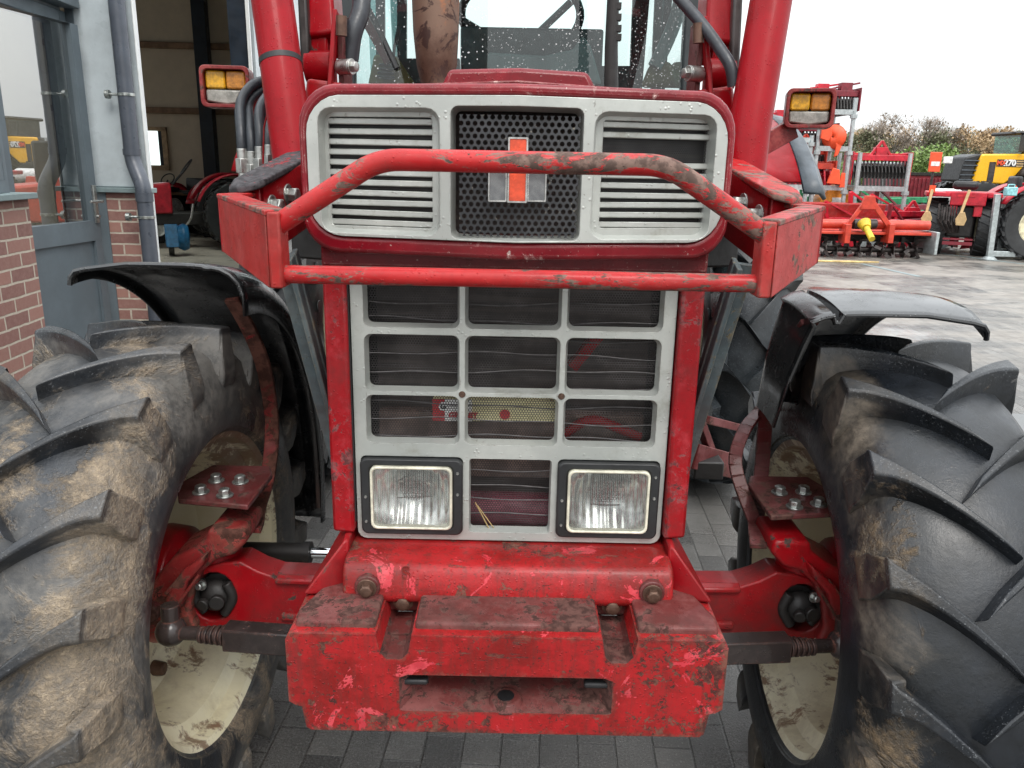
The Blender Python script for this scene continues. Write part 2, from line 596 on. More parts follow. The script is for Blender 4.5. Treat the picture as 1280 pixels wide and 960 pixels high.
def screen_mat(name, pitch=.0026, rad=.00093, col=(.30, .29, .28)):
    t = NT(name)
    hole = hexholes(t, pitch, rad, t.co())
    c = t.mix(t.ramp(t.noise(14, 7, .7), .4, .7), tuple(x * .45 for x in col), col)
    tr = t.n('ShaderNodeBsdfTransparent')
    mx = t.n('ShaderNodeMixShader')
    t.set(mx.inputs[0], hole)
    t.fin(c, .45, .5)
    t.t.links.new(t.b.outputs[0], mx.inputs[1]); t.t.links.new(tr.outputs[0], mx.inputs[2])
    t.t.links.new(mx.outputs[0], t.out.inputs[0])
    return t.m


M['screen'] = screen_mat('woven_radiator_screen', .0050, .0020, (.10, .09, .088))
M['screenblack'] = screen_mat('black_louvre_screen', .0032, .0011, (.05, .05, .05))


def core_mat():
    t = NT('brown_radiator_core')
    c = t.mix(t.ramp(t.noise(5, 6, .7), .35, .65), (.02, .017, .016), (.06, .045, .04))
    st = t.noise(1, 4, .6, vec=t.co(scale=(4, 4, 90)))
    c = t.mix(t.math('MULTIPLY', t.ramp(st, .5, .6), .4), c, (.11, .085, .07))
    return t.fin(c, .7)


M['core'] = core_mat()
M['corebrown'] = plain('dusty_brown_cooler', (.17, .115, .095), .7, s=20, var=.4)
M['coremaroon'] = plain('maroon_cooler_tank', (.16, .03, .05), .5, s=20)


def rubber(name, film, mud, filmcol=(.21, .175, .135), mudcol=(.42, .32, .21), side=1, deep=(.007, .008, .010), lite=(.026, .030, .036)):
    """object coords: x across the tyre, wheel centre at the origin. A thin dried film of earth on the carcass, thicker
    crust on the shoulder and sidewall at the front, rubbed off the lug tops"""
    t = NT(name)
    x, y, z = t.xyz()
    rr = t.math('SQRT', t.math('ADD', t.math('MULTIPLY', y, y), t.math('MULTIPLY', z, z)))
    c = t.mix(t.ramp(t.noise(7, 6, .7), .35, .68), deep, lite)
    top = t.ramp(rr, .571, .584)
    sx = t.math('MULTIPLY', x, side)
    sh = t.math('MULTIPLY', t.ramp(sx, .06, .15), t.ramp(rr, .36, .50))
    front = t.ramp(y, -.05, -.42)
    fine = t.ramp(t.noise(34, 6, .78, seed=5), .32, .62)
    fine2 = t.ramp(t.noise(120, 4, .7, seed=15), .36, .60)
    # broad wiped streaks around the tread
    n1 = t.noise(3.4, 6, .72, dist=.4, seed=3)
    f = t.ramp(t.math('ADD', n1, t.math('ADD', film, t.math('SUBTRACT', t.math('MULTIPLY', sh, .22), .03))), .40, .72)
    f = t.math('MULTIPLY', f, t.math('ADD', .40, t.math('MULTIPLY', fine, .60)))
    f = t.math('MULTIPLY', f, t.math('SUBTRACT', 1, t.math('MULTIPLY', top, .75)))
    c = t.mix(t.math('MULTIPLY', f, .80), c, filmcol)
    n2 = t.noise(5.5, 6, .76, dist=.6, seed=33)
    m = t.ramp(t.math('ADD', n2, t.math('ADD', mud, t.math('MULTIPLY', t.math('MULTIPLY', sh, front), .17))), .54, .70)
    m = t.math('MULTIPLY', m, t.math('ADD', .30, t.math('MULTIPLY', fine, .70)))
    m = t.math('MULTIPLY', m, t.math('ADD', .55, t.math('MULTIPLY', fine2, .45)))
    m = t.math('MULTIPLY', m, t.math('SUBTRACT', 1, t.math('MULTIPLY', top, .85)))
    mc = t.mix(t.ramp(t.noise(11, 6, .7, seed=7), .35, .65), tuple(v * .60 for v in mudcol), mudcol)
    c = t.mix(t.math('MULTIPLY', m, .88), c, mc)
    # scuffs and small cuts
    sc = t.noise(1.0, 6, .75, vec=t.co(scale=(16, 60, 60), rot=(.3, 0, .2)), seed=44)
    c = t.mix(t.math('MULTIPLY', t.ramp(sc, .66, .70), .5), c, (.11, .105, .10))
    gr = t.ramp(t.noise(240, 3, .65, seed=6), .60, .68)  # water-drop glints painted as pale specks on the lug tops
    c = t.mix(t.math('MULTIPLY', t.math('MULTIPLY', gr, top), .45), c, (.20, .21, .22))
    r = t.math('ADD', t.ramp(t.noise(4, 6, .7, seed=4), .35, .65, .20, .44), t.math('MULTIPLY', t.math('MAXIMUM', m, f), .35))
    nm = t.bump(t.noise(7, 6, .7, seed=2), .30, .006)
    nm = t.bump(t.math('ADD', t.noise(60, 6, .75), t.math('MULTIPLY', t.ramp(sc, .66, .70), -.5)), .45, .0022, nm)
    nm = t.bump(t.math('MULTIPLY', m, t.math('ADD', .6, fine)), .8, .004, nm)
    return t.fin(c, r, 0, nm, spec=.5)


M['rubL'] = rubber('muddy_tyre_rubber', .01, .045, side=1, filmcol=(.17, .16, .145), mudcol=(.50, .39, .27))
M['rubR'] = rubber('wet_tyre_rubber', -.20, -.08, side=-1, mudcol=(.30, .21, .12), deep=(.004, .005, .006), lite=(.014, .017, .022))
M['rubrear'] = rubber('dark_rear_tyre_rubber', -.1, -.4, deep=(.014, .017, .02), lite=(.04, .047, .052))
M['rubfar'] = plain('far_tyre_rubber', (.022, .023, .024), .5, s=8)


def rim_mat():
    t = NT('cream_rusty_rim')
    c = t.mix(t.ramp(t.noise(5, 6, .6), .35, .7), (.78, .72, .50), (.86, .81, .62))
    x, y, z = t.xyz()
    rr = t.math('SQRT', t.math('ADD', t.math('MULTIPLY', y, y), t.math('MULTIPLY', z, z)))
    n = t.noise(7, 10, .76, dist=.4, seed=3)
    up = t.ramp(z, .05, .30)
    rim = t.ramp(rr, .26, .35)
    m = t.ramp(t.math('ADD', n, t.math('ADD', t.math('MULTIPLY', up, .08), t.math('MULTIPLY', rim, .07))), .58, .66)
    c = t.mix(t.math('MULTIPLY', t.ramp(t.noise(4, 8, .75, seed=8), .42, .7), .5), c, (.30, .22, .13))
    c = t.mix(t.math('MULTIPLY', m, .85), c, t.mix(t.ramp(t.noise(20, 6, .7, seed=5), .4, .6), (.16, .055, .02), (.20, .13, .08)))
    return t.fin(c, .42, 0, t.bump(t.noise(40, 5, .7), .25, .002))


M['rim'] = rim_mat()
M['rimfar'] = plain('cream_rim', (.62, .57, .40), .5)


def lens_mat():
    t = NT('fluted_headlight_glass')
    x, y, z = t.xyz()
    w = t.math('SINE', t.math('MULTIPLY', x, 900))
    nm = t.bump(w, .9, .003)
    nm = t.bump(t.noise(30, 3, .5), .3, .002, nm)
    b = t.b
    b.inputs['Base Color'].default_value = (.93, .95, .94, 1)
    b.inputs['Roughness'].default_value = .06
    t.t.links.new(nm, b.inputs['Normal'])
    tr = t.n('ShaderNodeBsdfTransparent'); tr.inputs[0].default_value = (.93, .95, .94, 1)
    gl = t.n('ShaderNodeBsdfGlossy'); gl.inputs['Roughness'].default_value = .08; t.t.links.new(nm, gl.inputs['Normal'])
    df = t.n('ShaderNodeBsdfDiffuse'); df.inputs[0].default_value = (.42, .43, .40, 1); t.t.links.new(nm, df.inputs['Normal'])
    m1 = t.n('ShaderNodeMixShader'); m1.inputs[0].default_value = .22
    t.t.links.new(tr.outputs[0], m1.inputs[1]); t.t.links.new(gl.outputs[0], m1.inputs[2])
    m2 = t.n('ShaderNodeMixShader')
    t.set(m2.inputs[0], t.ramp(t.noise(12, 6, .7, seed=3), .35, .75, .12, .4))
    t.t.links.new(m1.outputs[0], m2.inputs[1]); t.t.links.new(df.outputs[0], m2.inputs[2])
    t.t.links.new(m2.outputs[0], t.out.inputs[0])
    return t.m


M['lens'] = lens_mat()


def refl_mat():
    t = NT('dull_reflector')
    x, y, z = t.xyz()
    w = t.math('SINE', t.math('MULTIPLY', x, 420))
    c = t.mix(t.ramp(t.noise(14, 6, .7, dist=.6), .38, .66), (.20, .21, .21), (.92, .93, .9))
    return t.fin(c, .2, .85, t.bump(w, .3, .003))


M['refl'] = refl_mat()
M['lensrim'] = plain('yellowed_lens_rim', (.62, .60, .48), .35, s=30)
M['amber'] = plain('amber_lens', (.50, .19, .02), .12, s=90, var=.3, bump=.4)
M['yellow_lens'] = plain('yellow_lens', (.62, .32, .015), .12, s=90, var=.3, bump=.4)
M['clearlens'] = plain('cloudy_clear_lens', (.28, .27, .24), .2, s=60, var=.3, bump=.4)
M['lampred'] = worn('lamp_housing_red', (.20, .016, .018), (.3, .05, .045), chipamt=.36, s1=20, s2=60)


def rustpipe():
    t = NT('rusty_exhaust')
    c = t.mix(t.ramp(t.noise(5, 7, .7), .35, .65), (.085, .045, .03), (.19, .12, .085))
    c = t.mix(t.ramp(t.noise(16, 8, .75, dist=.5, seed=3), .52, .58), c, (.055, .028, .022))
    c = t.mix(t.math('MULTIPLY', t.ramp(t.noise(9, 6, .7, seed=9), .6, .7), .6), c, (.40, .14, .05))
    return t.fin(c, .55, .35, t.bump(t.noise(40, 6, .7), .4, .002))


M['exhaust'] = rustpipe()


def glass_mat(name, tint, refl=.12, rough=0.0, drops=True, film=0.0):
    t = NT(name)
    tr = t.n('ShaderNodeBsdfTransparent'); tr.inputs[0].default_value = (*tint, 1)
    gl = t.n('ShaderNodeBsdfGlossy'); gl.inputs['Roughness'].default_value = rough
    fr = t.n('ShaderNodeFresnel'); fr.inputs['IOR'].default_value = 1.5
    f = t.math('ADD', t.math('MULTIPLY', fr.outputs[0], 1.6), refl)
    m1 = t.n('ShaderNodeMixShader'); t.set(m1.inputs[0], f)
    t.t.links.new(tr.outputs[0], m1.inputs[1]); t.t.links.new(gl.outputs[0], m1.inputs[2])
    last = m1
    if drops:
        d = t.vor(60, rnd=1)
        keep = t.ramp(t.noise(9, 2, .5, seed=9), .44, .58)
        dd = t.math('MULTIPLY', t.ramp(d, .2, .12), keep)
        d2 = t.math('MULTIPLY', t.ramp(t.vor(95, rnd=1), .26, .14), t.ramp(t.noise(8, 2, .5, seed=19), .44, .6))
        dd = t.math('MAXIMUM', dd, t.math('MULTIPLY', d2, .7))
        df = t.n('ShaderNodeBsdfDiffuse'); df.inputs[0].default_value = (.9, .92, .92, 1)
        m2 = t.n('ShaderNodeMixShader'); t.set(m2.inputs[0], t.math('MULTIPLY', dd, .6))
        t.t.links.new(m1.outputs[0], m2.inputs[1]); t.t.links.new(df.outputs[0], m2.inputs[2])
        last = m2
    t.t.links.new(last.outputs[0], t.out.inputs[0])
    return t.m


M['cabglass'] = glass_mat('tinted_cab_glass', (.86, .97, .96), .02)
M['sideglass'] = glass_mat('teal_cab_side_glass', (.40, .72, .70), .04)
M['doorglass'] = glass_mat('door_double_glazing', (.55, .60, .60), .42, drops=False)
M['smallglass'] = glass_mat('workshop_window_glass', (.9, .95, .93), .05, drops=False)
M['doorgrey'] = plain('door_grey_frame', (.125, .155, .175), .38, var=.08, s=5, bump=.03)
M['panelblue'] = plain('pale_blue_cladding', (.46, .51, .53), .32, var=.12, s=3, bump=.05)
M['pipegrey'] = plain('grey_pvc_pipe', (.075, .085, .105), .35, var=.12, s=8, bump=.05)
M['sill'] = plain('blue_grey_sill', (.20, .26, .265), .45, var=.12, s=9)
M['hallpanel'] = plain('tan_sandwich_panel', (.55, .47, .36), .6, var=.06, s=3, bump=.02)
M['rail'] = plain('brown_wall_rail', (.22, .13, .075), .6, s=5)
M['steelblue'] = plain('dark_blue_steel', (.010, .018, .030), .4, s=5)
M['whitetrim'] = plain('white_trim', (.72, .74, .73), .4, var=.05)
M['wood'] = plain('pale_wood_frame', (.42, .30, .18), .55)
M['concrete'] = plain('hall_concrete', (.55, .48, .40), .35, var=.15, s=2)
M['card'] = plain('beige_carton', (.72, .66, .38), .6, var=.12, s=14)
M['cardred'] = plain('carton_red', (.50, .02, .03), .5)
M['cardwhite'] = plain('carton_white', (.85, .84, .8), .5)
M['galv'] = plain('galvanised_steel', (.42, .46, .46), .4, .5, var=.2, s=14)
M['orange'] = plain('orange_red_implement_paint', (.50, .045, .022), .4, var=.2, s=8, drops=False)
M['orangebright'] = plain('bright_orange_disc', (.75, .085, .025), .4, var=.12)
M['farred'] = plain('implement_red_paint', (.48, .014, .030), .35, var=.3, s=6)
M['farmaroon'] = plain('maroon_implement_paint', (.17, .015, .025), .45, var=.3, s=6)
M['fargreen'] = plain('green_implement_paint', (.02, .22, .09), .45, var=.3)
M['faryellow'] = plain('yellow_bonnet_paint', (.80, .42, .01), .3, var=.06, s=3, bump=.03)
M['farorangey'] = plain('orange_machine_paint', (.75, .27, .03), .4)
M['black'] = plain('matt_black', (.012, .012, .013), .5)
M['darksteel'] = plain('dark_worn_steel', (.05, .042, .04), .45, .5, var=.5, s=9)
M['tan'] = plain('tan_wooden_paddle', (.48, .33, .16), .6, var=.15)
M['plank'] = plain('pale_yellow_plank', (.62, .46, .20), .6)
M['white'] = plain('white_paint', (.75, .75, .73), .45)
M['blue'] = plain('blue_implement_paint', (.01, .11, .24), .4)
M['cyan'] = plain('light_blue_plastic', (.25, .52, .55), .4)
M['cabgrey'] = plain('grey_cab_console', (.16, .20, .20), .55, var=.1)
M['cabdark'] = plain('dark_cab_trim', (.018, .024, .026), .5)
M['greyplastic'] = plain('grey_fender_extension', (.075, .09, .105), .4)
M['olive'] = plain('olive_cab_upholstery', (.14, .11, .04), .7)


def brick_mat():
    t = NT('red_brown_brickwork')
    t._c = None
    v = t.co()
    # object coords: x along the wall, z up (the wall is built that way)
    cx = t.n('ShaderNodeSeparateXYZ'); t.t.links.new(v, cx.inputs[0])
    cb = t.n('ShaderNodeCombineXYZ'); t.t.links.new(t.math('ADD', cx.outputs[0], cx.outputs[1]), cb.inputs[0]); t.t.links.new(cx.outputs[2], cb.inputs[1])
    wob = t.n('ShaderNodeTexNoise'); wob.inputs['Scale'].default_value = 14; wob.inputs['Detail'].default_value = 4; t.t.links.new(cb.outputs[0], wob.inputs['Vector'])
    wv = t.n('ShaderNodeVectorMath', p_operation='MULTIPLY_ADD'); t.t.links.new(wob.outputs['Color'], wv.inputs[0]); wv.inputs[1].default_value = (.010, .010, 0); t.t.links.new(cb.outputs[0], wv.inputs[2])
    b = t.n('ShaderNodeTexBrick'); t.t.links.new(wv.outputs[0], b.inputs['Vector'])
    b.inputs['Scale'].default_value = 1
    b.inputs['Brick Width'].default_value = .225; b.inputs['Row Height'].default_value = .075
    b.inputs['Mortar Size'].default_value = .0065; b.inputs['Mortar Smooth'].default_value = .15
    b.inputs['Color1'].default_value = (.36, .18, .145, 1); b.inputs['Color2'].default_value = (.20, .095, .085, 1)
    b.inputs['Mortar'].default_value = (.56, .51, .42, 1)
    b.offset = .5
    c = t.mix(t.math('MULTIPLY', t.ramp(t.noise(30, 8, .75), .35, .7), .45), b.outputs[0], (.36, .22, .18))
    nm = t.bump(t.math('SUBTRACT', t.math('MULTIPLY', t.noise(60, 5, .7), .3), b.outputs['Fac']), .8, .006)
    return t.fin(c, .75, 0, nm)


M['brick'] = brick_mat()


def paving_mat():
    t = NT('wet_concrete_pavers')
    v = t.co(rot=(0, 0, R(90 + 2.9)))
    b = t.n('ShaderNodeTexBrick'); t.t.links.new(v, b.inputs['Vector'])
    b.inputs['Scale'].default_value = 1
    b.inputs['Brick Width'].default_value = .21; b.inputs['Row Height'].default_value = .105
    b.inputs['Mortar Size'].default_value = .0042; b.inputs['Mortar Smooth'].default_value = .6
    b.inputs['Color1'].default_value = (.055, .053, .050, 1); b.inputs['Color2'].default_value = (.175, .168, .156, 1)
    b.inputs['Mortar'].default_value = (.060, .058, .052, 1)
    c = b.outputs[0]
    x, y, z = t.xyz()
    far = t.ramp(y, 4.0, 8.5)
    c = t.mix(t.math('MULTIPLY', t.ramp(t.noise(5, 6, .75), .4, .7), .45), c, (.055, .053, .05))
    gr = t.noise(150, 5, .75)
    c = t.mix(t.math('MULTIPLY', t.ramp(gr, .54, .66), .6), c, (.36, .35, .33))
    c = t.mix(t.math('MULTIPLY', t.ramp(t.noise(190, 4, .7, seed=9), .56, .66), .6), c, (.02, .02, .02))
    # far yard: broad drying bands and individually drying stones between standing water
    stre = t.noise(1, 6, .66, vec=t.co(scale=(.7, 1.35, 1)), seed=3, dist=.8)
    pv = t.n('ShaderNodeTexBrick'); t.t.links.new(v, pv.inputs['Vector'])
    pv.inputs['Scale'].default_value = 1; pv.inputs['Brick Width'].default_value = .84; pv.inputs['Row Height'].default_value = .42
    pv.inputs['Mortar Size'].default_value = .03; pv.inputs['Mortar Smooth'].default_value = 1
    pv.inputs['Color1'].default_value = (0, 0, 0, 1); pv.inputs['Color2'].default_value = (1, 1, 1, 1); pv.inputs['Mortar'].default_value = (.2, .2, .2, 1)
    stv = t.math('ADD', stre, t.math('MULTIPLY', t.math('SUBTRACT', pv.outputs[0], .5), .10))
    wet = t.ramp(stv, .40, .60)
    dry = t.math('MULTIPLY', t.math('SUBTRACT', 1, wet), far)
    c = t.mix(t.math('MULTIPLY', dry, .5), c, (.36, .32, .275))
    c = t.mix(t.math('MULTIPLY', t.math('MULTIPLY', far, t.ramp(t.noise(2.2, 6, .7, vec=t.co(scale=(.5, 1.6, 1)), seed=5), .5, .62)), .45), c, (.11, .095, .08))
    pud = t.ramp(t.noise(.42, 5, .55, seed=14), .60, .66)
    r = t.math('SUBTRACT', .44, t.math('MULTIPLY', wet, .20))
    r = t.math('ADD', r, t.math('MULTIPLY', t.ramp(gr, .4, .6), .08))
    r = t.math('ADD', r, t.math('MULTIPLY', t.math('SUBTRACT', t.noise(6, 6, .75, vec=t.co(scale=(.6, 1.5, 1)), seed=18), .5), .45))
    r = t.math('MULTIPLY', r, t.math('SUBTRACT', 1, t.math('MULTIPLY', pud, .85)))
    h = t.math('ADD', t.math('MULTIPLY', b.outputs['Fac'], -1.2), t.math('ADD', t.math('MULTIPLY', gr, .8), t.math('MULTIPLY', t.noise(14, 4, .6), .5)))
    h = t.math('MULTIPLY', h, t.math('SUBTRACT', 1, t.math('MULTIPLY', pud, .9)))
    nm = t.bump(h, .7, .006)
    return t.fin(c, r, 0, nm, spec=.6)


M['paving'] = paving_mat()


def water_mat():
    t = NT('puddle_water')
    return t.fin((.05, .05, .048), .03, 0, t.bump(t.noise(3, 3, .5), .05, .01), spec=.8)


M['water'] = water_mat()


def leaf_mat(name, a, b):
    t = NT(name)
    t._c = None
    rnd = t.noise(.9, 4, .7)
    c = t.mix(t.ramp(rnd, .35, .65), a, b)
    c = t.mix(t.ramp(t.noise(6, 3, .7, seed=4), .4, .7), c, tuple(x * 1.5 for x in b))
    return t.fin(c, .65)


M['leafgreen'] = leaf_mat('green_leaves', (.085, .14, .035), (.15, .22, .055))
M['leafdark'] = leaf_mat('dark_leaves', (.10, .11, .055), (.15, .15, .085))
M['leafbrown'] = leaf_mat('autumn_leaves', (.24, .165, .085), (.32, .22, .12))
M['twig'] = leaf_mat('bare_twigs', (.20, .165, .135), (.27, .22, .18))
M['bark'] = plain('grey_bark', (.10, .085, .07), .8)

M['flange'] = worn('debris_covered_red_flange', (.30, .006, .012), (.36, .02, .02), chip=(.030, .028, .030), chipamt=.60, s1=9, s2=40, dirt=.6, rough=.35)
# ------------------------------------------------------------------ the tractor
T = thing('tractor', 'large old red tractor seen head-on with bull bar, silver grille and two square headlights', 'tractor')
AX = 1.66   # front axle
YP = 1.27   # centre of the upper nose panel (swept back at the sides)
FOLD = .22


def on_nose(px, py, off=0.0):
    """pixel -> (x, z) on the swept nose panel"""
    d = ray(px, py)
    best = None
    for sg in (1, -1):
        # y = YP+off + FOLD*sg*x
        tt = (YP + off) / (d.y - FOLD * sg * d.x)
        x = d.x * tt
        if x * sg >= -1e-9: best = (x, H + d.z * tt)
    return best


def nose_rect(px0, py0, px1, py1, off=0.0):
    a = [on_nose(px0, py0, off), on_nose(px1, py0, off), on_nose(px0, py1, off), on_nose(px1, py1, off)]
    return ((a[0][0] + a[2][0]) / 2, (a[1][0] + a[3][0]) / 2, (a[2][1] + a[3][1]) / 2, (a[0][1] + a[1][1]) / 2)


W = .352
z_t, z_b = on_nose(648, 107)[1] + .012, on_nose(648, 326)[1]
# red shell of the nose
out = rrect(-W, W, z_b, z_t, .06, 6)
inn = rrect(-W + .014, W - .014, z_b + .028, z_t - .018, .055, 6)
inn0 = rrect(-W + .030, W - .030, z_b + .042, z_t - .034, .045, 6)
def jitter_top(p):  # slight arch of the bonnet top
    return (p[0], p[1] - .012 * (abs(p[0]) / W) ** 2 * (1 if p[1] > 1.5 else 0))
out = [jitter_top(p) for p in out]; inn = [jitter_top(p) for p in inn]; inn0 = [jitter_top(p) for p in inn0]
g = G().ring(out, inn, YP, YP + .30, inn1=inn)
nose = g.obj('nose_shell', M['hood'], T, split0=True, fold=FOLD, bevel=.009, seg=3)
# silver panel: outer frame, posts, sloping reveals
SY = YP - .004
cutz = []
lx0, lx1, lz0, lz1 = nose_rect(402, 136, 552, 294)
rx0, rx1, rz0, rz1 = nose_rect(742, 140, 893, 298)
cx0, cx1, cz0, cz1 = nose_rect(567, 134, 731, 300)
hx = (lx0 - rx1) / 2; hx2 = (lx1 - rx0) / 2; cw = (cx1 - cx0) / 2
z0a, z1a = (lz0 + rz0) / 2, (lz1 + rz1) / 2
plate = G().prism(inn, 1, SY, SY + .045)
def taper(x0, x1, z0, z1, r, d=.010):
    return G().prism(rrect(x0, x1, z0, z1, r), 1, SY - .001, SY + .05, rrect(x0 + d, x1 - d, z0 + d, z1 - d, max(.004, r - d * .5)))
c1 = taper(hx, hx2, z0a, z1a, .022); c2 = taper(-hx2, -hx, z0a, z1a, .022); c3 = taper(-cw, cw, cz0, cz1, .012, .006)
plate.obj('silver_nose_panel', M['silver'], T, cut=[c1, c3, c2], split0=True, fold=FOLD, bevel=.0035, seg=3)
g = G()
# louvre blocks
for side in (-1, 1):
    if side < 0: px = (408, 140, 547, 289)
    else: px = (745, 146, 888, 291)
    a0, a1, b0, b1 = nose_rect(*px, off=.028)
    fy = SY + .026
    g = G()
    g.ring(rrect(a0 - .014, a1 + .014, b0 - .014, b1 + .014, .014), rrect(a0 + .008, a1 - .008, b0 + .008, b1 - .008, .005), fy, fy + .012)
    n = 11
    pitch = (b1 - b0 - .012) / n
    for i in range(n - 0):
        if side > 0 and i in (7, 8): continue
        zc = b0 + .006 + pitch * (i + .5)
        hh = pitch * .285
        if 0 < i or True:
            sag = .0012 * random.uniform(-1, 1)
            g.hexa([(a0 + .004, fy + .001, zc - hh), (a0 + .004, fy + .006, zc - hh - .001), (a0 + .004, fy + .006, zc + hh), (a0 + .004, fy + .001, zc + hh)],
                   [(a1 - .004, fy + .001, zc - hh + sag), (a1 - .004, fy + .006, zc - hh - .001 + sag), (a1 - .004, fy + .006, zc + hh + sag), (a1 - .004, fy + .001, zc + hh + sag)])
    g.each(lambda v: (v.x, v.y + FOLD * abs(v.x), v.z))
    lo = g.obj('louvre_panel', M['silver'], T, bevel=.001, seg=1, label=None if side < 0 else 'silver louvre panel with two slats missing')
    s = G().add([(a0, fy + .010, b0), (a1, fy + .010, b0), (a1, fy + .010, b1), (a0, fy + .010, b1)], [(0, 1, 2, 3)])
    s.each(lambda v: (v.x, v.y + FOLD * abs(v.x), v.z))
    s.obj('louvre_screen', M['screenblack'], lo, raw=True)
# perforated centre plate
a0, a1, b0, b1 = nose_rect(575, 145, 722, 295, off=.02)
fy = SY + .022
g = G().add([(a0, fy, b0), (0, fy, b0), (a1, fy, b0), (a0, fy, b1), (0, fy, b1), (a1, fy, b1)], [(0, 1, 4, 3), (1, 2, 5, 4)])
g.each(lambda v: (v.x, v.y + FOLD * .3 * abs(v.x), v.z))
pp = g.obj('perforated_plate', M['perf'], T, raw=True, smooth=False)
# dark box closing the nose behind screens
G().add([(-W + .02, YP + .16, z_b + .02), (W - .02, YP + .16, z_b + .02), (W - .02, YP + .16, z_t - .03), (-W + .02, YP + .16, z_t - .03)], [(0, 1, 2, 3)]).obj('nose_back', M['core'], T, raw=True)
# emblem: red bar between the two halves of a black H
EY = YP + .004
em = G()
i0, i1, k0, k1 = nose_rect(637, 173, 657, 252, off=.0)
Ic = (i0 + i1) / 2
def exz(px, py):
    return XZ(px, py, EY)
xI0, zI1 = exz(637, 173); xI1, zI0 = exz(657, 252)
em.bx(xI0, xI1, EY, EY + .012, zI0, zI1)
emb = em.obj('emblem', M['emblemred'], T, bevel=.001)
b = G().ring(rrect(xI0 - .002, xI1 + .002, zI0 - .002, zI1 + .002, .001, 1), rrect(xI0 + .0005, xI1 - .0005, zI0 + .0005, zI1 - .0005, .001, 1), EY - .001, EY + .011)
b.obj('emblem_edge', M['emblemedge'], emb)
h = G(); hr = G()
for (pa, pb) in ((611, 633), (660, 683)):
    xa, zb_ = exz(pa, 251); xb, zt_ = exz(pb, 200)
    h.bx(xa, xb, EY + .002, EY + .013, zb_, zt_)
    hr.ring(rrect(xa - .0012, xb + .0012, zb_ - .0012, zt_ + .001, .001, 1), rrect(xa + .0008, xb - .0008, zb_ + .0008, zt_ - .001, .001, 1), EY, EY + .012)
h.bx(exz(611, 240)[0] + .01, exz(683, 240)[0] - .01, EY + .006, EY + .012, exz(640, 234)[1], exz(640, 222)[1])
h.obj('emblem_letter', M['emblemblack'], emb, bevel=.0012)
hr.obj('emblem_edge', M['emblemedge'], emb)

# bonnet and scoop behind the nose
Yw = 3.1
prof = [(-W + .01, 1.36), (-W + .005, z_t - .07), (-W + .03, z_t - .022), (-.2, z_t - .004), (0, z_t + .002), (.2, z_t - .004), (W - .03, z_t - .022), (W - .005, z_t - .07), (W - .01, 1.36)]
g = G(); n = len(prof)
ys = [YP + .09, 1.7, 2.4, Yw]
for j, y in enumerate(ys):
    k = 1 + .0 * j
    for (x, z) in prof: g.v.append(Vector((x * k, y + (FOLD * abs(x) if j == 0 else 0) , z)))
for j in range(len(ys) - 1):
    for i in range(n - 1):
        g.f.append([j * n + i, j * n + i + 1, (j + 1) * n + i + 1, (j + 1) * n + i])
g.obj('bonnet', M['hood'], T, solid=.004)
q0 = [P(545, 104, 1.62), P(556, 89, 1.66), P(650, 86, 1.64), P(740, 93, 1.66), P(752, 108, 1.62)]
q0 = [(v.x * .92, v.z) for v in q0]
G().prism([(q0[0][0], z_t - .03)] + q0 + [(q0[-1][0], z_t - .03)], 1, 1.62, 2.6).obj('bonnet_scoop', M['hood'], T, bevel=.008)

# lower nose: red columns, black gap, lower grille
YG = 1.40
xl0, zt_ = XZ(443, 345, YG); xl1, zb_ = XZ(455, 672, YG)
GX = .289
gz1 = XZ(645, 330, YG)[1]; gz0 = XZ(640, 676, YG)[1]
bx_t = XZ(857, 365, YG)
# openings measured on the plane of the grille
def gx(px, py): return XZ(px, py, YG)[0]
def gz(px, py): return XZ(px, py, YG)[1]
cols = [(-.262, -.100), (-.081, .081), (.100, .262)]
cuts = []
rows = []
for (pa, pb) in ((341, 409), (424, 489), (500, 554)):
    rows.append((gz(645, pb), gz(645, pa)))
openings = []
for (z0, z1) in rows:
    for (x0, x1) in cols: openings.append((x0, x1, z0, z1))
hz0, hz1 = gz(640, 671), gz(640, 573)
body = G().prism(rrect(-GX, GX, gz0, gz1, .018, 4), 1, YG, YG + .022)
ct = []
def cutter(x0, x1, z0, z1, r=.012, d=.005):
    return G().prism(rrect(x0 - d, x1 + d, z0 - d, z1 + d, r + d * .4), 1, YG - .002, YG + .016, rrect(x0 + .001, x1 - .001, z0 + .001, z1 - .001, r))
for o in openings:
    ct.append(G().prism(rrect(o[0] - .005, o[1] + .005, o[2] - .005, o[3] + .005, .013), 1, YG - .002, YG + .030, rrect(o[0] + .002, o[1] - .002, o[2] + .002, o[3] - .002, .010)))
ct.append(G().prism(rrect(-.077, .077, hz0 + .008, hz1 - .002, .006), 1, YG - .002, YG + .03, rrect(-.074, .074, hz0 + .014, hz1 - .004, .006)))
for s in (-1, 1):
    xa, xb = sorted((s * .0885, s * .2795))
    ct.append(G().prism(rrect(xa, xb, hz0 + .004, hz1, .01), 1, YG - .002, YG + .03))
body.obj('lower_grille', M['silver'], T, cut=ct, bevel=.0028, seg=3)
# rivets on the centre bars
g = G()
for s in (-1, 1):
    zc = (rows[1][0] + rows[2][1]) / 2
    g.cyl((s * .0905, YG + .001, zc), (s * .0905, YG - .004, zc), .007, .004, 12)
g.obj('grille_rivet', M['bolt'], T)
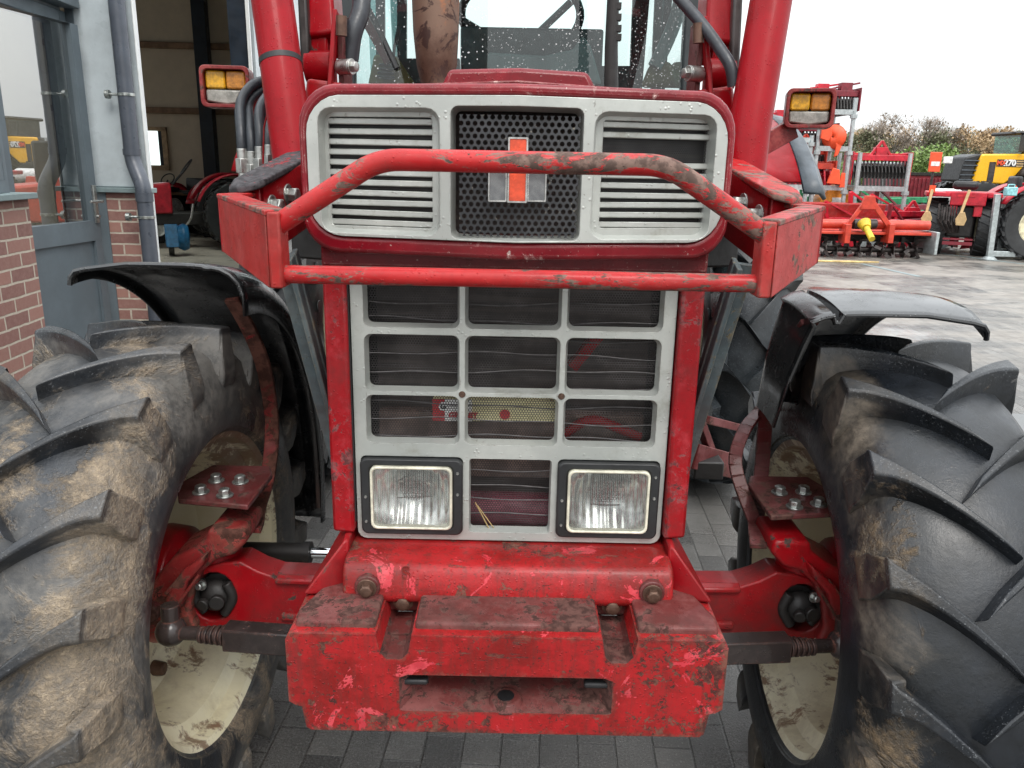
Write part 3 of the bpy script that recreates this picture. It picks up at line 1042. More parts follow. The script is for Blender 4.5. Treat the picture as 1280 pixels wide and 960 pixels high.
# wavy screen behind the openings
g = G(); nx, nz = 60, 150
def screeny(x, z): return YG + .030 + .0012 * abs(math.sin((z * 98) + .9 * math.sin(x * 9) + .3 * math.sin(x * 31))) ** 3 * -1
zz0, zz1 = gz0 + .01, gz1
for j in range(nz + 1):
    for i in range(nx + 1):
        x = -.275 + .55 * i / nx; z = zz0 + (zz1 - zz0) * j / nz
        g.v.append(Vector((x, screeny(x, z), z)))
for j in range(nz):
    for i in range(nx):
        a = j * (nx + 1) + i; g.f.append([a, a + 1, a + nx + 2, a + nx + 1])
sc_ = g.obj('radiator_screen', M['screen'], T, raw=True)
# creases that catch the light
g = G()
k = 0
zc = zz0
while zc < zz1:
    pts = []
    for i in range(25):
        x = -.27 + .54 * i / 24
        pts.append((x, YG + .0245, zc + .004 * math.sin(x * 9 + k) + .002 * math.sin(x * 31 + k * 2)))
    g.tube(pts, .0013, 5)
    zc += .0318; k += 1.3
M['crease'] = plain('screen_crease_steel', (.075, .07, .07), .6, .1, var=.3, s=50)
g.obj('screen_crease', M['crease'], sc_)
# what stands behind the screen
for s in (-1, 1): G().bx(*sorted((s * .270, s * .288)), YG + .024, 1.62, gz0 + .01, gz1 + .02).obj('radiator_shroud', M['black'], T)
G().bx(-.27, .27, 1.56, 1.60, gz0, gz1 + .02).obj('radiator_core', M['core'], T)
G().bx(-.26, .26, 1.49, 1.53, gz(640, 620), gz(640, 536)).obj('oil_cooler', M['corebrown'], T, bevel=.004)
G().cyl((-.25, 1.47, gz(640, 655)), (.25, 1.47, gz(640, 655)), .035).obj('cooler_tank', M['coremaroon'], T)
G().tube(fillet([(.10, 1.47, gz(700, 560)), (.15, 1.46, gz(700, 532)), (.25, 1.47, gz(700, 560))], .04), .010).obj('red_hose', M['redclean'], T)
G().beam((.115, 1.50, gz(700, 475)), (.165, 1.50, gz(700, 430)), .03, .02).obj('bracket_strip', M['redclean'], T)
# straw caught behind the screen
g = G()
g.tube([P(594, 628, YG + .014), P(612, 662, YG + .014)], .0012, 5); g.tube([P(597, 632, YG + .014), P(618, 661, YG + .014)], .001, 5)
M['straw'] = plain('straw', (.34, .24, .10), .6)
tag(g.obj('straw', M['straw']), 'two dry straw stalks caught behind the middle opening between the headlights', 'straw')

# headlights
def headlight(s):
    cxh = s * .184
    z0, z1 = hz0 + .006, hz1 - .002
    hw = .0955
    fy = YG - .012
    o_ = rrect(cxh - hw, cxh + hw, z0, z1, .012, 4); 
    lw, l0, l1 = .0765, z0 + .013, z1 - .013
    i_ = rrect(cxh - lw - s * 0, cxh + lw, l0, l1, .010, 4)
    hl = G().ring(o_, i_, fy, YG + .02).obj('headlight', M['blackplastic'], T, bevel=.0035)
    G().ring(rrect(cxh - lw, cxh + lw, l0, l1, .012, 4), rrect(cxh - lw + .005, cxh + lw - .005, l0 + .005, l1 - .005, .010, 4), fy - .006, fy + .01).obj('lens_rim', M['lensrim'], hl, bevel=.002)
    g = G(); n = 12
    for j in range(n + 1):
        for i in range(n + 1):
            u, v = i / n * 2 - 1, j / n * 2 - 1
            g.v.append(Vector((cxh + u * (lw - .003), fy - .004 - .006 * (1 - u * u) * (1 - v * v), (l0 + l1) / 2 + v * ((l1 - l0) / 2 - .003))))
    for j in range(n):
        for i in range(n):
            a = j * (n + 1) + i; g.f.append([a, a + 1, a + n + 2, a + n + 1])
    g.obj('lens', M['lens'], hl, raw=True)
    g = G()
    for j in range(n + 1):
        for i in range(n + 1):
            u, v = i / n * 2 - 1, j / n * 2 - 1
            rr = min(1, (u * u + v * v) / 1.15)
            g.v.append(Vector((cxh + u * (lw - .003), fy + .05 - .044 * rr ** .8, (l0 + l1) / 2 + v * ((l1 - l0) / 2 - .003))))
    for j in range(n):
        for i in range(n):
            a = j * (n + 1) + i; g.f.append([a, a + 1, a + n + 2, a + n + 1])
    g.obj('reflector', M['refl'], hl, raw=True)
    for (sx, fz) in ((-1, .5), (-1, .17), (1, .83), (1, .55)):
        zz = z0 + (z1 - z0) * fz
        xx = cxh + sx * .0862
        G().cyl((xx, fy + .002, zz), (xx, fy - .003, zz), .0038, .002, 10).obj('screw', M['steel'], hl)
    # lamp pot behind the rim so that nothing shows through
    G().ring(rrect(cxh - lw - .002, cxh + lw + .002, l0 - .002, l1 + .002, .012), rrect(cxh - lw, cxh + lw, l0, l1, .012), fy + .006, YG + .06).obj('lamp_pot', M['blackplastic'], hl)


headlight(-1); headlight(1)

# red side columns
for s in (-1, 1):
    g = G()
    zt = z_b + .02
    g.prism([(s * .292, YG - .018), (s * .334, YG - .012), (s * .336, YG + .05), (s * .336, YG + .12), (s * .292, YG + .12)], 2, .87, zt)
    g.obj('side_column', M['column'], T, bevel=.006, label='red side column with paint flaking' if s > 0 else None)
    G().bx(s * .2925 - .0 if s > 0 else -.2945, .2945 if s > 0 else -.2905 + .0, YG - .008, YG + .02, .89, zt).obj('gap_seal', M['black'], T)
# dark underside between panel and lower grille
G().bx(-.33, .33, YG - .03, YG + .12, gz1 - .006, z_b + .012).obj('header_rail', M['hood'], T, bevel=.004)

# bolster
bt, bb = .848, XZ(640, 757, 1.31)[1]
BXW = .302
g = G().prism([(1.30, bb + .012), (1.312, bb), (1.50, bb), (1.50, bt), (1.345, bt), (1.318, bt - .008), (1.306, bt - .025)], 0, -BXW, BXW)
bol = g.obj('bolster', M['bolster'], T, bevel=.012, seg=4)
for (px, py) in ((459, 734), (815, 741)):
    p = P(px, py, 1.30)
    g = G()
    g.cyl((p.x, 1.312, p.z), (p.x, 1.297, p.z), .024, .023, 24)
    g.obj('bolt_boss', M['rustplate'], bol, bevel=.002)
    G().hexbolt((p.x, 1.298, p.z), (0, -1, 0), .0, .0125, .016).obj('bolt', M['bolt'], bol, bevel=.001)
# raised casting marks on the bolster
m = Matrix.Translation((P(507, 718, 1.304).x, 1.3065, P(507, 718, 1.304).z)) @ Matrix.Rotation(R(90), 4, 'X')
textmesh('S', .036, .0014, 'casting_mark', M['bolster'], bol, m, .0006)

# weight block: ledge + front face with notches and a slot
WY = 1.19
wz1 = XZ(640, 797, WY)[1]; wz0 = XZ(640, 917, WY)[1]
WX = .376
def wxz(px, py): return XZ(px, py, WY)
zs = wz1 - (wz1 - wz0) * .70
prof = [(-WX, wz1 - .012), (-WX + .006, wz1), (WX - .006, wz1), (WX, wz1 - .012), (WX, zs), (WX - .012, zs - .008), (WX - .022, zs - .01), (WX - .028, wz0 + .006), (WX - .036, wz0), (-WX + .036, wz0), (-WX + .028, wz0 + .006), (-WX + .022, zs - .01), (-WX + .012, zs - .008), (-WX, zs)]
blk = G().prism(prof, 1, WY, WY + .15)
cutsW = []
for sx in (-1, 1):
    xc = sx * .192
    hw = .030
    z = wz1 - .034
    poly = [(xc - hw * 1.15, wz1 + .05), (xc - hw, wz1 - .002), (xc - hw * .8, z), (xc - hw * .45, z - .012), (xc + hw * .45, z - .012), (xc + hw * .8, z), (xc + hw, wz1 - .002), (xc + hw * 1.15, wz1 + .05)]
    cutsW.append(G().prism(poly, 1, WY - .02, WY + .16))
sz1, sz0 = wxz(635, 846)[1], wxz(635, 891)[1]
slot = [(-.185, sz1 - .006), (-.17, sz1), (.17, sz1), (.185, sz1 - .006), (.185, sz0 + .002), (.18, sz0), (-.18, sz0), (-.185, sz0 + .002)]
slot2 = [(-.12, sz1 - .01), (-.11, sz1 - .006), (.11, sz1 - .006), (.12, sz1 - .01), (.12, sz0 + .02), (.11, sz0 + .014), (-.11, sz0 + .014), (-.12, sz0 + .02)]
cutsW.append(G().prism(slot, 1, WY - .002, WY + .11, slot2))
wb = blk.obj('front_weight', [M['weight'], M['ledge']], T, cut=cutsW, bevel=.006, seg=3, smooth=True)
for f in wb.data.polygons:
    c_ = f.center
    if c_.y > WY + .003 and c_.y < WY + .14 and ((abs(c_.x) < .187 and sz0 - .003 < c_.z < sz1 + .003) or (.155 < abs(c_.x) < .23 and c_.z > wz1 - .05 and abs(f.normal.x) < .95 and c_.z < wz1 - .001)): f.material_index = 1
# inner side pockets of the slot and the tow-pin boss
for s in (-1, 1):
    G().bx(s * .158 - .022, s * .158 + .022, WY + .012, WY + .03, sz1 - .030, sz1 - .019).obj('slot_pocket', M['black'], wb, bevel=.004)
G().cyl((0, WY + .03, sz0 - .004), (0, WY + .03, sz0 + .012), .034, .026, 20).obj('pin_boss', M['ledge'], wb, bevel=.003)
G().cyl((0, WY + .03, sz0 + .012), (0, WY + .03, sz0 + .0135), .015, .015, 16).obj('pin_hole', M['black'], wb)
# ledge over the block
lz = wz1 + .002
led = G()
P1 = [(-.367, WY + .016), (.367, WY + .016), (.372, WY + .05), (.345, 1.33), (.28, 1.47), (-.28, 1.47), (-.345, 1.33), (-.372, WY + .05)]
P2 = [(x * .985, y + .006) for x, y in P1]
led.prism(P1, 2, lz - .04, lz + .010, P2)
ledc = []
for sx in (-1, 1):
    xc = sx * .192
    ledc.append(G().bx(xc - .034, xc + .034, WY - .05, 1.325, lz - .05, lz + .05))
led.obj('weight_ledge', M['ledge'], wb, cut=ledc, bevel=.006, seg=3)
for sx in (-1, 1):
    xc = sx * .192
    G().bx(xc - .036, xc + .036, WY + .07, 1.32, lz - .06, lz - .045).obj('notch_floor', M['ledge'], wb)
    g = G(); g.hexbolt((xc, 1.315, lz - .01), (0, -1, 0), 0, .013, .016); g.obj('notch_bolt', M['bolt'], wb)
# sloping cheeks of the support from bolster to block
for s in (-1, 1):
    q = [(s * .300, 1.34, .765), (s * .373, 1.30, lz + .006), (s * .376, 1.50, lz - .03), (s * .30, 1.56, .76)]
    q2 = [(s * .298, 1.36, .87), (s * .306, 1.352, .868), (s * .318, 1.5, .868), (s * .30, 1.56, .87)]
    G().hexa(q, q2).obj('support_cheek', M['red'], T, bevel=.008)

# bull bar
YB = 1.145
def bp(px, py, y=YB): return P(px, py, y)
tube_up = [bp(338, 278), bp(478, 198), bp(836, 208), bp(966, 302)]
avg = []
L_, R_ = tube_up[0], tube_up[3]
xs = (abs(L_.x) + R_.x) / 2
xt = (abs(tube_up[1].x) + tube_up[2].x) / 2
zl = (L_.z + R_.z) / 2; ztp = (tube_up[1].z + tube_up[2].z) / 2
xs = .349
up = [(-xs, YB, zl), (-xt, YB - .01, ztp), (xt, YB - .01, ztp), (xs, YB, zl)]
zlow = (bp(345, 341).z + bp(955, 356).z) / 2
bb_ = G().tube(fillet(up, .030, 7), .0150, 20)
bar = bb_.obj('bull_bar', M['bar'], T)
G().tube([(-xs - .0, YB, zlow), (xs, YB, zlow)], .0132, 20).obj('lower_tube', M['bar'], bar)
for s in (-1, 1):
    # bent box plate: front corner -> outer corner -> back
    zt0, zb0 = zl + .022, zlow - .018
    A = (s * (xs + .0), YB - .012); A2 = (s * (xs + .030), YB - .012)
    O = (s * .508, 1.37)
    zo_t, zo_b = zt0 + .010, zb0 + .022
    th = .007
    # front stub
    st = G().hexa([(s * (xs - .014), YB - .021, zb0), (s * (xs + .004), YB - .021, zb0), (s * (xs + .012), YB + .022, zb0), (s * (xs - .014), YB + .022, zb0)],
                  [(s * (xs - .014), YB - .021, zt0), (s * (xs + .004), YB - .021, zt0), (s * (xs + .012), YB + .022, zt0), (s * (xs - .014), YB + .022, zt0)]).obj('end_box', M['plate'], bar, bevel=.003)
    # outer face
    g = G().hexa([(s * (xs + .006), YB - .020, zb0), (s * .508, 1.375, zo_b), (s * .500, 1.39, zo_b), (s * (xs + .000), YB + .002, zb0)],
                 [(s * (xs + .006), YB - .020, zt0), (s * .508, 1.375, zo_t), (s * .500, 1.39, zo_t), (s * (xs + .000), YB + .002, zt0)])
    g.obj('outer_plate', M['plate'], bar, bevel=.002)
    # top lip folded inward
    g = G().hexa([(s * (xs + .006), YB - .0215, zt0 - .006), (s * .509, 1.375, zo_t - .006), (s * .472, 1.385, zo_t - .006), (s * (xs - .015), YB + .012, zt0 - .006)],
                 [(s * (xs + .006), YB - .0215, zt0 + .0025), (s * .509, 1.375, zo_t + .0025), (s * .472, 1.385, zo_t + .0025), (s * (xs - .015), YB + .012, zt0 + .0025)])
    g.obj('top_lip', M['bar'], bar, bevel=.002)
    # return leg back to the beam
    g = G().hexa([(s * .509, 1.372, zo_b), (s * .470, 1.60, zo_b), (s * .462, 1.60, zo_b), (s * .498, 1.372, zo_b)],
                 [(s * .509, 1.372, zo_t), (s * .470, 1.60, zo_t), (s * .462, 1.60, zo_t), (s * .498, 1.372, zo_t)])
    g.obj('return_plate', M['red'], bar, bevel=.002)
    G().hexa([(s * .510, 1.371, zo_t - .005), (s * .470, 1.60, zo_t - .005), (s * .44, 1.60, zo_t - .005), (s * .473, 1.388, zo_t - .005)],
             [(s * .510, 1.371, zo_t + .003), (s * .470, 1.60, zo_t + .003), (s * .44, 1.60, zo_t + .003), (s * .473, 1.388, zo_t + .003)]).obj('top_lip', M['bar'], bar, bevel=.002)
    # front beam of the loader frame: sloping flange over a web with two bolts
    def B(px, py, Y):
        p = P(px, py, Y); return Vector((s * abs(p.x), p.y, p.z))
    fp = [B(285, 233, 1.45), B(292, 226, 1.47), B(350, 194, 1.72), B(384, 178, 1.86), B(392, 186, 1.76), B(380, 198, 1.64), B(331, 223, 1.43), B(322, 228, 1.42), B(300, 233, 1.42)]
    fl = G(); nfp = len(fp); dz_ = Vector((0, 0, .013))
    fl.add([v for v in fp] + [v - dz_ for v in fp], [list(range(nfp)), [nfp + q for q in range(nfp)][::-1]] + [(q, nfp + q, nfp + (q + 1) % nfp, (q + 1) % nfp) for q in range(nfp)])
    a1, a2, a3 = B(324, 232, 1.435), B(381, 202, 1.64), B(400, 196, 1.72)
    dn = Vector((0, 0, -.125)); iy = Vector((-s * .004, .008, 0))
    wb1 = G().hexa([a1 + dn, a2 + dn, a2 + dn + iy, a1 + dn + iy], [a1, a2, a2 + iy, a1 + iy]).hexa([a2 + dn, a3 + dn, a3 + dn + iy, a2 + dn + iy], [a2, a3, a3 + iy, a2 + iy])
    ch = wb1.obj('loader_beam', M['red'], T, bevel=.002)
    fl.obj('beam_flange', M['flange'] if s < 0 else M['bar'], ch, bevel=.004, seg=3)
    G().hexa([a1 + dn, a1 + dn + iy * 1.2, a1 + dn + Vector((s * .06, .03, 0)), a1 + dn + Vector((s * .06, .022, 0))], [a1, a1 + iy * 1.2, a1 + Vector((s * .06, .03, 0)), a1 + Vector((s * .06, .022, 0))]).obj('beam_end', M['red'], ch, bevel=.002)
    nb = ((a2 - a1).cross(Vector((0, 0, 1)))).normalized()
    if nb.y > 0: nb = -nb
    for (bx_, by_) in ((338, 257), (358, 243)):
        d_ = ray(bx_, by_); d_ = Vector((s * abs(d_.x), d_.y, d_.z)); tt = (a1 - CAM).dot(nb) / d_.dot(nb)
        G().hexbolt(CAM + d_ * tt, nb, 0, .0135, .022).obj('bolt', M['galvbolt'], ch, bevel=.001)
    # dark box added as shade behind the web
    G().hexa([(s * .365, 1.62, zb0 - .02), (s * .46, 1.66, zb0 - .02), (s * .46, 2.0, zb0 - .02), (s * .365, 2.0, zb0 - .02)], [(s * .365, 1.62, zb0 + .10), (s * .46, 1.66, zb0 + .10), (s * .46, 2.0, zb0 + .10), (s * .365, 2.0, zb0 + .10)]).obj('shade_box', M['dark'], T, bevel=.005)
    # rubber stop under the outer plate
    G().cyl((s * .485, 1.50, zo_b + .02), (s * .485, 1.50, zo_b - .05), .028, .018, 14).obj('rubber_stop', M['black'], T, bevel=.004)
    # grey brace from the bar down to the chassis
    a = Vector((s * .405, 1.42, zb0 + .015)); b_ = Vector((s * .335, 1.56, .86))
    G().beam(a + Vector((-s * .012, 0, 0)), b_ + Vector((-s * .012, 0, 0)), .010, .06, (0, 1, 0)).obj('brace', M['strut'], T, bevel=.002)
    G().beam(a, b_, .04, .010, (0, 1, 0)).obj('brace_flange', M['strut'], T, bevel=.002)

def _sh(o):
    if o.type == 'MESH':
        for v in o.data.vertices: v.co.x += .009
    for c in o.children: _sh(c)
_sh(bar)
# loader posts and gear beside the bonnet
for s in (-1, 1):
    if s < 0: pts = [P(371, 225, 1.78), P(362, 160, 1.80), P(332, -60, 1.92)]
    else: pts = [P(929, 232, 1.78), P(936, 165, 1.80), P(974, -60, 1.92)]
    d = (pts[2] - pts[1])
    pts.append(pts[2] + d * 1.6)
    po = G().tube(pts, .0445, 28).obj('loader_post', M['redclean'], T)
    if s < 0:
        c = pts[1] + (pts[2] - pts[1]) * .37
        dd = (pts[2] - pts[1]).normalized()
        G().cyl(c - dd * .006, c + dd * .006, .0455, n=28).obj('weld_band', M['black'], po)
    def Q(pxl, py, Y):  # mirrored pixel helper for the right side
        return P(pxl if s < 0 else 1296 - pxl + 4, py + (0 if s < 0 else 9), Y)
    # upper arm behind the post
    G().beam(Q(404, 60, 2.05), Q(392, -150, 2.3), .085, .10, (0, 1, 0)).obj('lift_arm', M['redclean'], T, bevel=.008)
    G().beam(Q(384, 90, 1.98), Q(372, -150, 2.12), .022, .03, (0, 1, 0)).obj('guide_rod', M['darksteel'], T, bevel=.006)
    G().cyl(Q(383, 84, 2.0), Q(416, 84, 2.0), .036, n=22).obj('pivot_tube', M['redclean'], T, bevel=.003)
    G().bx(*sorted((Q(386, 84, 2.05).x, Q(414, 84, 2.05).x)), 2.02, 2.12, Q(400, 130, 2.05).z, Q(400, 40, 2.05).z).obj('pivot_bracket', M['axle'], T, bevel=.006)
    # pin plate
    pts2 = [(412, 112), (416, 66), (421, 18), (430, 14), (437, 60), (436, 110)]
    poly = [Q(a, b, 1.93) for a, b in pts2]
    xm = sum(p.x for p in poly) / 6
    pl = G().prism([(p.y + (i in (2, 3)) * .0 + (.0 if i < 3 else .10), p.z) for i, p in enumerate(poly)], 0, xm - .006, xm + .006)
    plo = pl.obj('pin_plate', M['rustplate'], T, bevel=.002)
    G().beam(Q(413, 112, 1.90), Q(420, 14, 1.93), .010, .03, (0, 1, 0)).obj('plate_edge', M['redclean'], T, bevel=.002)
    g = G(); c0 = Q(424, 84, 1.92); g.cyl(c0, c0 + Vector((-s * .030, -.015, 0)), .017); g.hexbolt(c0 + Vector((-s * .03, -.015, 0)), (-s, -.4, 0), 0, .012, .014)
    g.obj('pin_bolt', M['steel'], plo, bevel=.001)
    G().tube([Q(427, 45, 1.9), Q(427, 20, 1.9)], .012).obj('spring_pin', M['bolt'], plo)
    # tower foot
    G().hexa([Q(374, 190, 1.9), Q(440, 190, 1.9), Q(440, 190, 2.2), Q(374, 190, 2.2)], [Q(384, 98, 1.9), Q(430, 104, 1.9), Q(430, 104, 2.2), Q(384, 98, 2.2)]).obj('loader_tower', M['axle'], T, bevel=.008)
# hoses
g = [(P(304, 205, 1.9), P(302, 170, 1.9), P(299, 125, 1.95), P(318, 102, 2.0), P(345, 100, 2.05)),
     (P(316, 212, 1.9), P(314, 170, 1.9), P(309, 128, 1.98), P(326, 112, 2.02), P(350, 106, 2.05)),
     (P(326, 205, 1.88), P(325, 165, 1.88), P(323, 135, 1.92), P(340, 112, 1.98), P(352, 108, 2.05)),
     (P(337, 200, 1.88), P(336, 165, 1.88), P(334, 142, 1.95), P(346, 118, 2.0), P(356, 110, 2.05))]
for pts in g:
    h_ = G().tube(fillet(pts, .07, 6), .0115, 12).obj('hydraulic_hose', M['hose'], T)
    gg = G(); a = Vector(pts[0]); b = Vector(pts[1])
    gg.cyl(a - Vector((0, 0, .09)), a + (b - a) * .55, .0125); gg.cyl(a - Vector((0, 0, .02)), a + Vector((0, 0, .012)), .017, n=6); gg.cyl(a - Vector((0, 0, .06)), a - Vector((0, 0, .04)), .017, n=6)
    gg.obj('hose_fitting', M['steel'], h_, bevel=.001)
G().tube([P(329, 205, 1.84), P(330, 160, 1.84), P(337, 130, 1.84)], .002, 6).obj('red_wire', M['redclean'], T)
G().tube([P(352, 205, 1.84), P(346, 180, 1.84), P(341, 165, 1.84)], .002, 6).obj('red_wire', M['redclean'], T)
G().tube(fillet([P(437, 75, 1.98), P(441, 40, 1.98), P(452, 15, 2.0), P(452, -60, 2.05)], .1, 6), .021, 16).obj('loom_hose', M['hose'], T)
G().tube(fillet([P(917, 108, 1.85), P(914, 82, 1.85), P(880, 32, 1.9), P(845, -6, 1.95), P(810, -50, 2.05)], .1, 6), .013, 14).obj('hydraulic_hose', M['hose'], T)
# exhaust
px = [P(549, 112, 2.2), P(546, 96, 2.2), P(546, 82, 2.2), P(545, 40, 2.2), P(544, -60, 2.2), P(543, -260, 2.2)]
G().tube(px, [.045, .044, .052, .058, .063, .063], 28).obj('exhaust_pipe', M['exhaust'], T)
G().tube([P(764, 110, 2.6), P(764, 60, 2.6), P(768, -40, 2.6), P(768, -200, 2.6)], [.022, .020, .017, .017], 14).obj('intake_pipe', M['dark'], T)
g = G()
for yy in (8, 22, 36, 47): g.obx(P(772, yy, 2.6), (.02, .03, .018))
g.obj('pipe_clip', M['dark'], T)

# indicator lamps on brackets
def lamp(c, w, h, yaw, s):
    Mx = Matrix.Translation(c) @ Matrix.Rotation(yaw, 4, 'Z')
    o_ = rrect(-w / 2, w / 2, -h / 2, h / 2, w * .12, 4); i_ = rrect(-w / 2 + .009, w / 2 - .009, -h / 2 + .009, h / 2 - .009, w * .1, 4)
    root = G().ring(o_, i_, -.02, .045).prism(o_, 1, .040, .05).xf(Mx).obj('indicator_lamp', M['lampred'], T, bevel=.002)
    iw, ih = w / 2 - .011, h / 2 - .011
    zs_ = -ih * .12
    G().prism(rrect(-iw, -.001, zs_, ih, .006), 1, -.006, .03).xf(Mx).obj('amber_lens', M['yellow_lens'], root, bevel=.004)
    G().prism(rrect(.001, iw, zs_, ih, .006), 1, -.006, .03).xf(Mx).obj('amber_lens', M['amber'], root, bevel=.004)
    G().prism([(-iw, zs_ - .002), (iw, zs_ - .002), (iw, -ih * .9), (0, -ih * 1.08), (-iw, -ih * .9)], 1, -.006, .03).xf(Mx).obj('clear_lens', M['clearlens'], root, bevel=.004)
lamp(P(283, 109, 2.1), .118, .098, R(8), -1)
lamp(P(1012, 136, 2.1), .116, .094, R(-14), 1)
G().beam(P(992, 160, 2.13), P(945, 186, 2.1), .02, .05).obj('lamp_bracket', M['lampred'], T, bevel=.002)
G().beam(P(300, 128, 2.14), P(360, 150, 2.1), .02, .05).obj('lamp_bracket', M['lampred'], T, bevel=.002)
# ------------------------------------------------------------------ wheels, axle, fenders, cab
def tyre_r(x, hw=.195, R0=.588, Rs=.335):
    """carcass radius at lateral x"""
    a = abs(x) / hw
    if a < .80: return R0 - .030 * (a / .80) ** 2.2
    t = (a - .80) / .20
    return R0 - .030 - .075 * t ** 1.5


def make_tyre(sc=1.0, hw=.182, nl=19, mat_=None, name='tyre', parent=None, flip=1, R0=.570, bead=.350, lugh=.033):
    prof = []
    for i in range(0, 17):
        x = -hw + 2 * hw * i / 16
        prof.append((x, tyre_r(x, hw, R0)))
    # sidewalls: bulge then in to the bead
    s_ = [(hw * 1.03, R0 - .135), (hw * 1.04, R0 - .165), (hw * 1.01, R0 - .195), (hw * .985, R0 - .208), (hw * .95, bead + .014), (hw * .90, bead), (hw * .82, bead - .008)]
    prof = [(-x, r) for x, r in s_[::-1]] + prof + s_
    g = G().lathe(prof, axis='x', n=112)
    N = 10
    for side in (-1, 1):
        for k in range(nl):
            th0 = 2 * math.pi * (k + (.5 if side > 0 else 0)) / nl
            rows_ = []
            for j in range(N + 1):
                s = j / N
                x = side * (-.018 + s * (hw * .985 + .018))
                lag = .150 * (1 - s) ** 1.25 + .012 * s
                wtop = .050 - .004 * s
                wb = wtop + .024 + .010 * s
                rtop = R0 + lugh - .010 * (abs(x) / hw) ** 2.5
                rb = tyre_r(x, hw, R0) - .006 if s < .97 else R0 - .085
                # direction along the lug path in (arc, x)
                ds = 1e-3
                dx = side * (hw * .985 + .018); dl = -.150 * 1.25 * max(1e-4, (1 - s)) ** .25 + .012
                L = math.hypot(dx, dl)
                nx_, nl_ = -dl / L * 1.0, dx / L * 1.0     # normal in (x, lag) plane
                pts = []
                for (w, r) in ((-wb / 2, rb), (-wtop / 2 - .004, rtop - .006), (-wtop / 2, rtop), (wtop / 2, rtop), (wtop / 2 + .004, rtop - .006), (wb / 2, rb)):
                    xx = x + nx_ * w * (.9 if s < .95 else .3); ll = -lag + nl_ * w
                    if j == N: xx = min(hw, max(-hw, x))
                    th = th0 + ll / R0
                    pts.append((xx, r, th))
                if j == 0: pts = [(a + (0), b, c) for a, b, c in pts]
                rows_.append(pts)
            vs = []
            for pts in rows_:
                for (xx, r, th) in pts: vs.append((xx, -r * math.cos(th), r * math.sin(th)))
            fs = []
            for j in range(N):
                for q in range(5):
                    a = j * 6 + q; fs.append((a, a + 1, a + 7, a + 6))
            fs.append([0, 1, 2, 3, 4, 5][::-1]); fs.append([N * 6 + q for q in range(6)])
            g.add(vs, fs)
            # skirt: the shoulder end of the lug runs down onto the sidewall
            e = rows_[N]
            q0 = e[0]; w0 = e[0][2]; w1 = e[5][2]; wm0, wm1 = e[2][2], e[3][2]
            X_ = side * hw * .985
            vv = []
            for (xx, r, tA, tB) in ((X_, R0 + lugh - .014, wm0, wm1), (side * hw * 1.02, R0 - .045, w0 + .008, w1 - .008), (side * hw * 1.035, R0 - .075, w0 + .006, w1 - .006), (side * hw * 1.02, R0 - .10, w0 + .012, w1 - .012)):
                for th in (tA, tB):
                    vv.append((xx, -r * math.cos(th), r * math.sin(th)))
            for (xx, r, tA, tB) in ((X_ - side * .03, R0 + lugh - .03, wm0, wm1), (side * hw * .9, R0 - .06, w0, w1), (side * hw * .9, R0 - .105, w0, w1), (side * hw * .9, R0 - .14, w0 + .01, w1 - .01)):
                for th in (tA, tB):
                    vv.append((xx, -r * math.cos(th), r * math.sin(th)))
            ff = []
            for q in range(3):
                a = q * 2
                ff += [(a, a + 1, a + 3, a + 2), (a, a + 2, a + 10, a + 8), (a + 1, a + 9, a + 11, a + 3)]
            ff += [(6, 7, 15, 14), (0, 8, 9, 1)]
            g.add(vv, ff)
    if flip < 0: g.v = [Vector((v.x, v.y, -v.z)) for v in g.v]; g.f = [f[::-1] for f in g.f]
    g.v = [v * sc for v in g.v]
    return g.obj(name, mat_, parent, bevel=.0035 * sc, seg=2, ang=38)


def make_rim(parent, inner, sc=1.0, mat_=None):
    """inner: +1 when the inner (tractor) side faces +x. local coords; disc set towards the outside"""
    i = inner
    prof = [(i * .158, .366), (i * .165, .354), (i * .157, .343), (i * .125, .336), (i * .105, .306), (i * .06, .292), (i * -.02, .288), (i * -.04, .27), (i * -.052, .235), (i * -.046, .19), (i * -.030, .15), (i * -.028, .11), (i * -.028, .05)]
    g = G().lathe([(a * sc, b * sc) for a, b in prof], axis='x', n=64)
    prof2 = [(-i * .158, .366), (-i * .165, .354), (-i * .157, .343), (-i * .12, .334), (-i * .10, .306), (i * -.02, .293)]
    g.lathe([(a * sc, b * sc) for a, b in prof2], axis='x', n=64)
    rim = g.obj('rim', mat_ or M['rim'], parent, solid=.004)
    return rim


def front_wheel(s):
    cx = s * .822
    w = bpy.data.objects.new('front_wheel', None); COL.objects.link(w); w.parent = T
    w.location = (cx, AX, .602); w.rotation_euler = (0, 0, R(-3.0))
    ty = make_tyre(mat_=M['rubL'] if s < 0 else M['rubR'], parent=w)
    # start phase so a lug shows as in the photo
    ty.rotation_euler = (R(4), 0, 0)
    rim = make_rim(w, -s)
    i = -s
    # lock brackets welded in the rim and wheel nuts
    for k in range(6):
        a = R(60 * k + 22)
        for (rr, dx, r_, hh) in ((.262, -.045, .020, .03),):
            c = Vector((i * dx, -rr * math.cos(a), rr * math.sin(a)))
            G().cyl(c, c + Vector((i * hh, 0, 0)), r_, r_ * .8, 14).obj('wheel_nut', M['bolt'], w, bevel=.002)
    if s < 0: w['label'] = 'front wheel with tan mud on its tyre'
    # planetary hub (red drum)
    G().lathe([(i * -.03, .0), (i * -.03, .12), (i * .03, .135), (i * .075, .13), (i * .10, .105), (i * .115, .06), (i * .117, 0)], axis='x', n=40).obj('hub_drum', M['axle'], w, bevel=.003)
    return w


front_wheel(-1); front_wheel(1)

# axle beam, forks, knuckles
def Pm(px, py, Y, s):
    """pixel given for the left side; mirrored in x for the right"""
    p = P(px, py, Y)
    return Vector((p.x if s < 0 else -p.x, p.y, p.z))


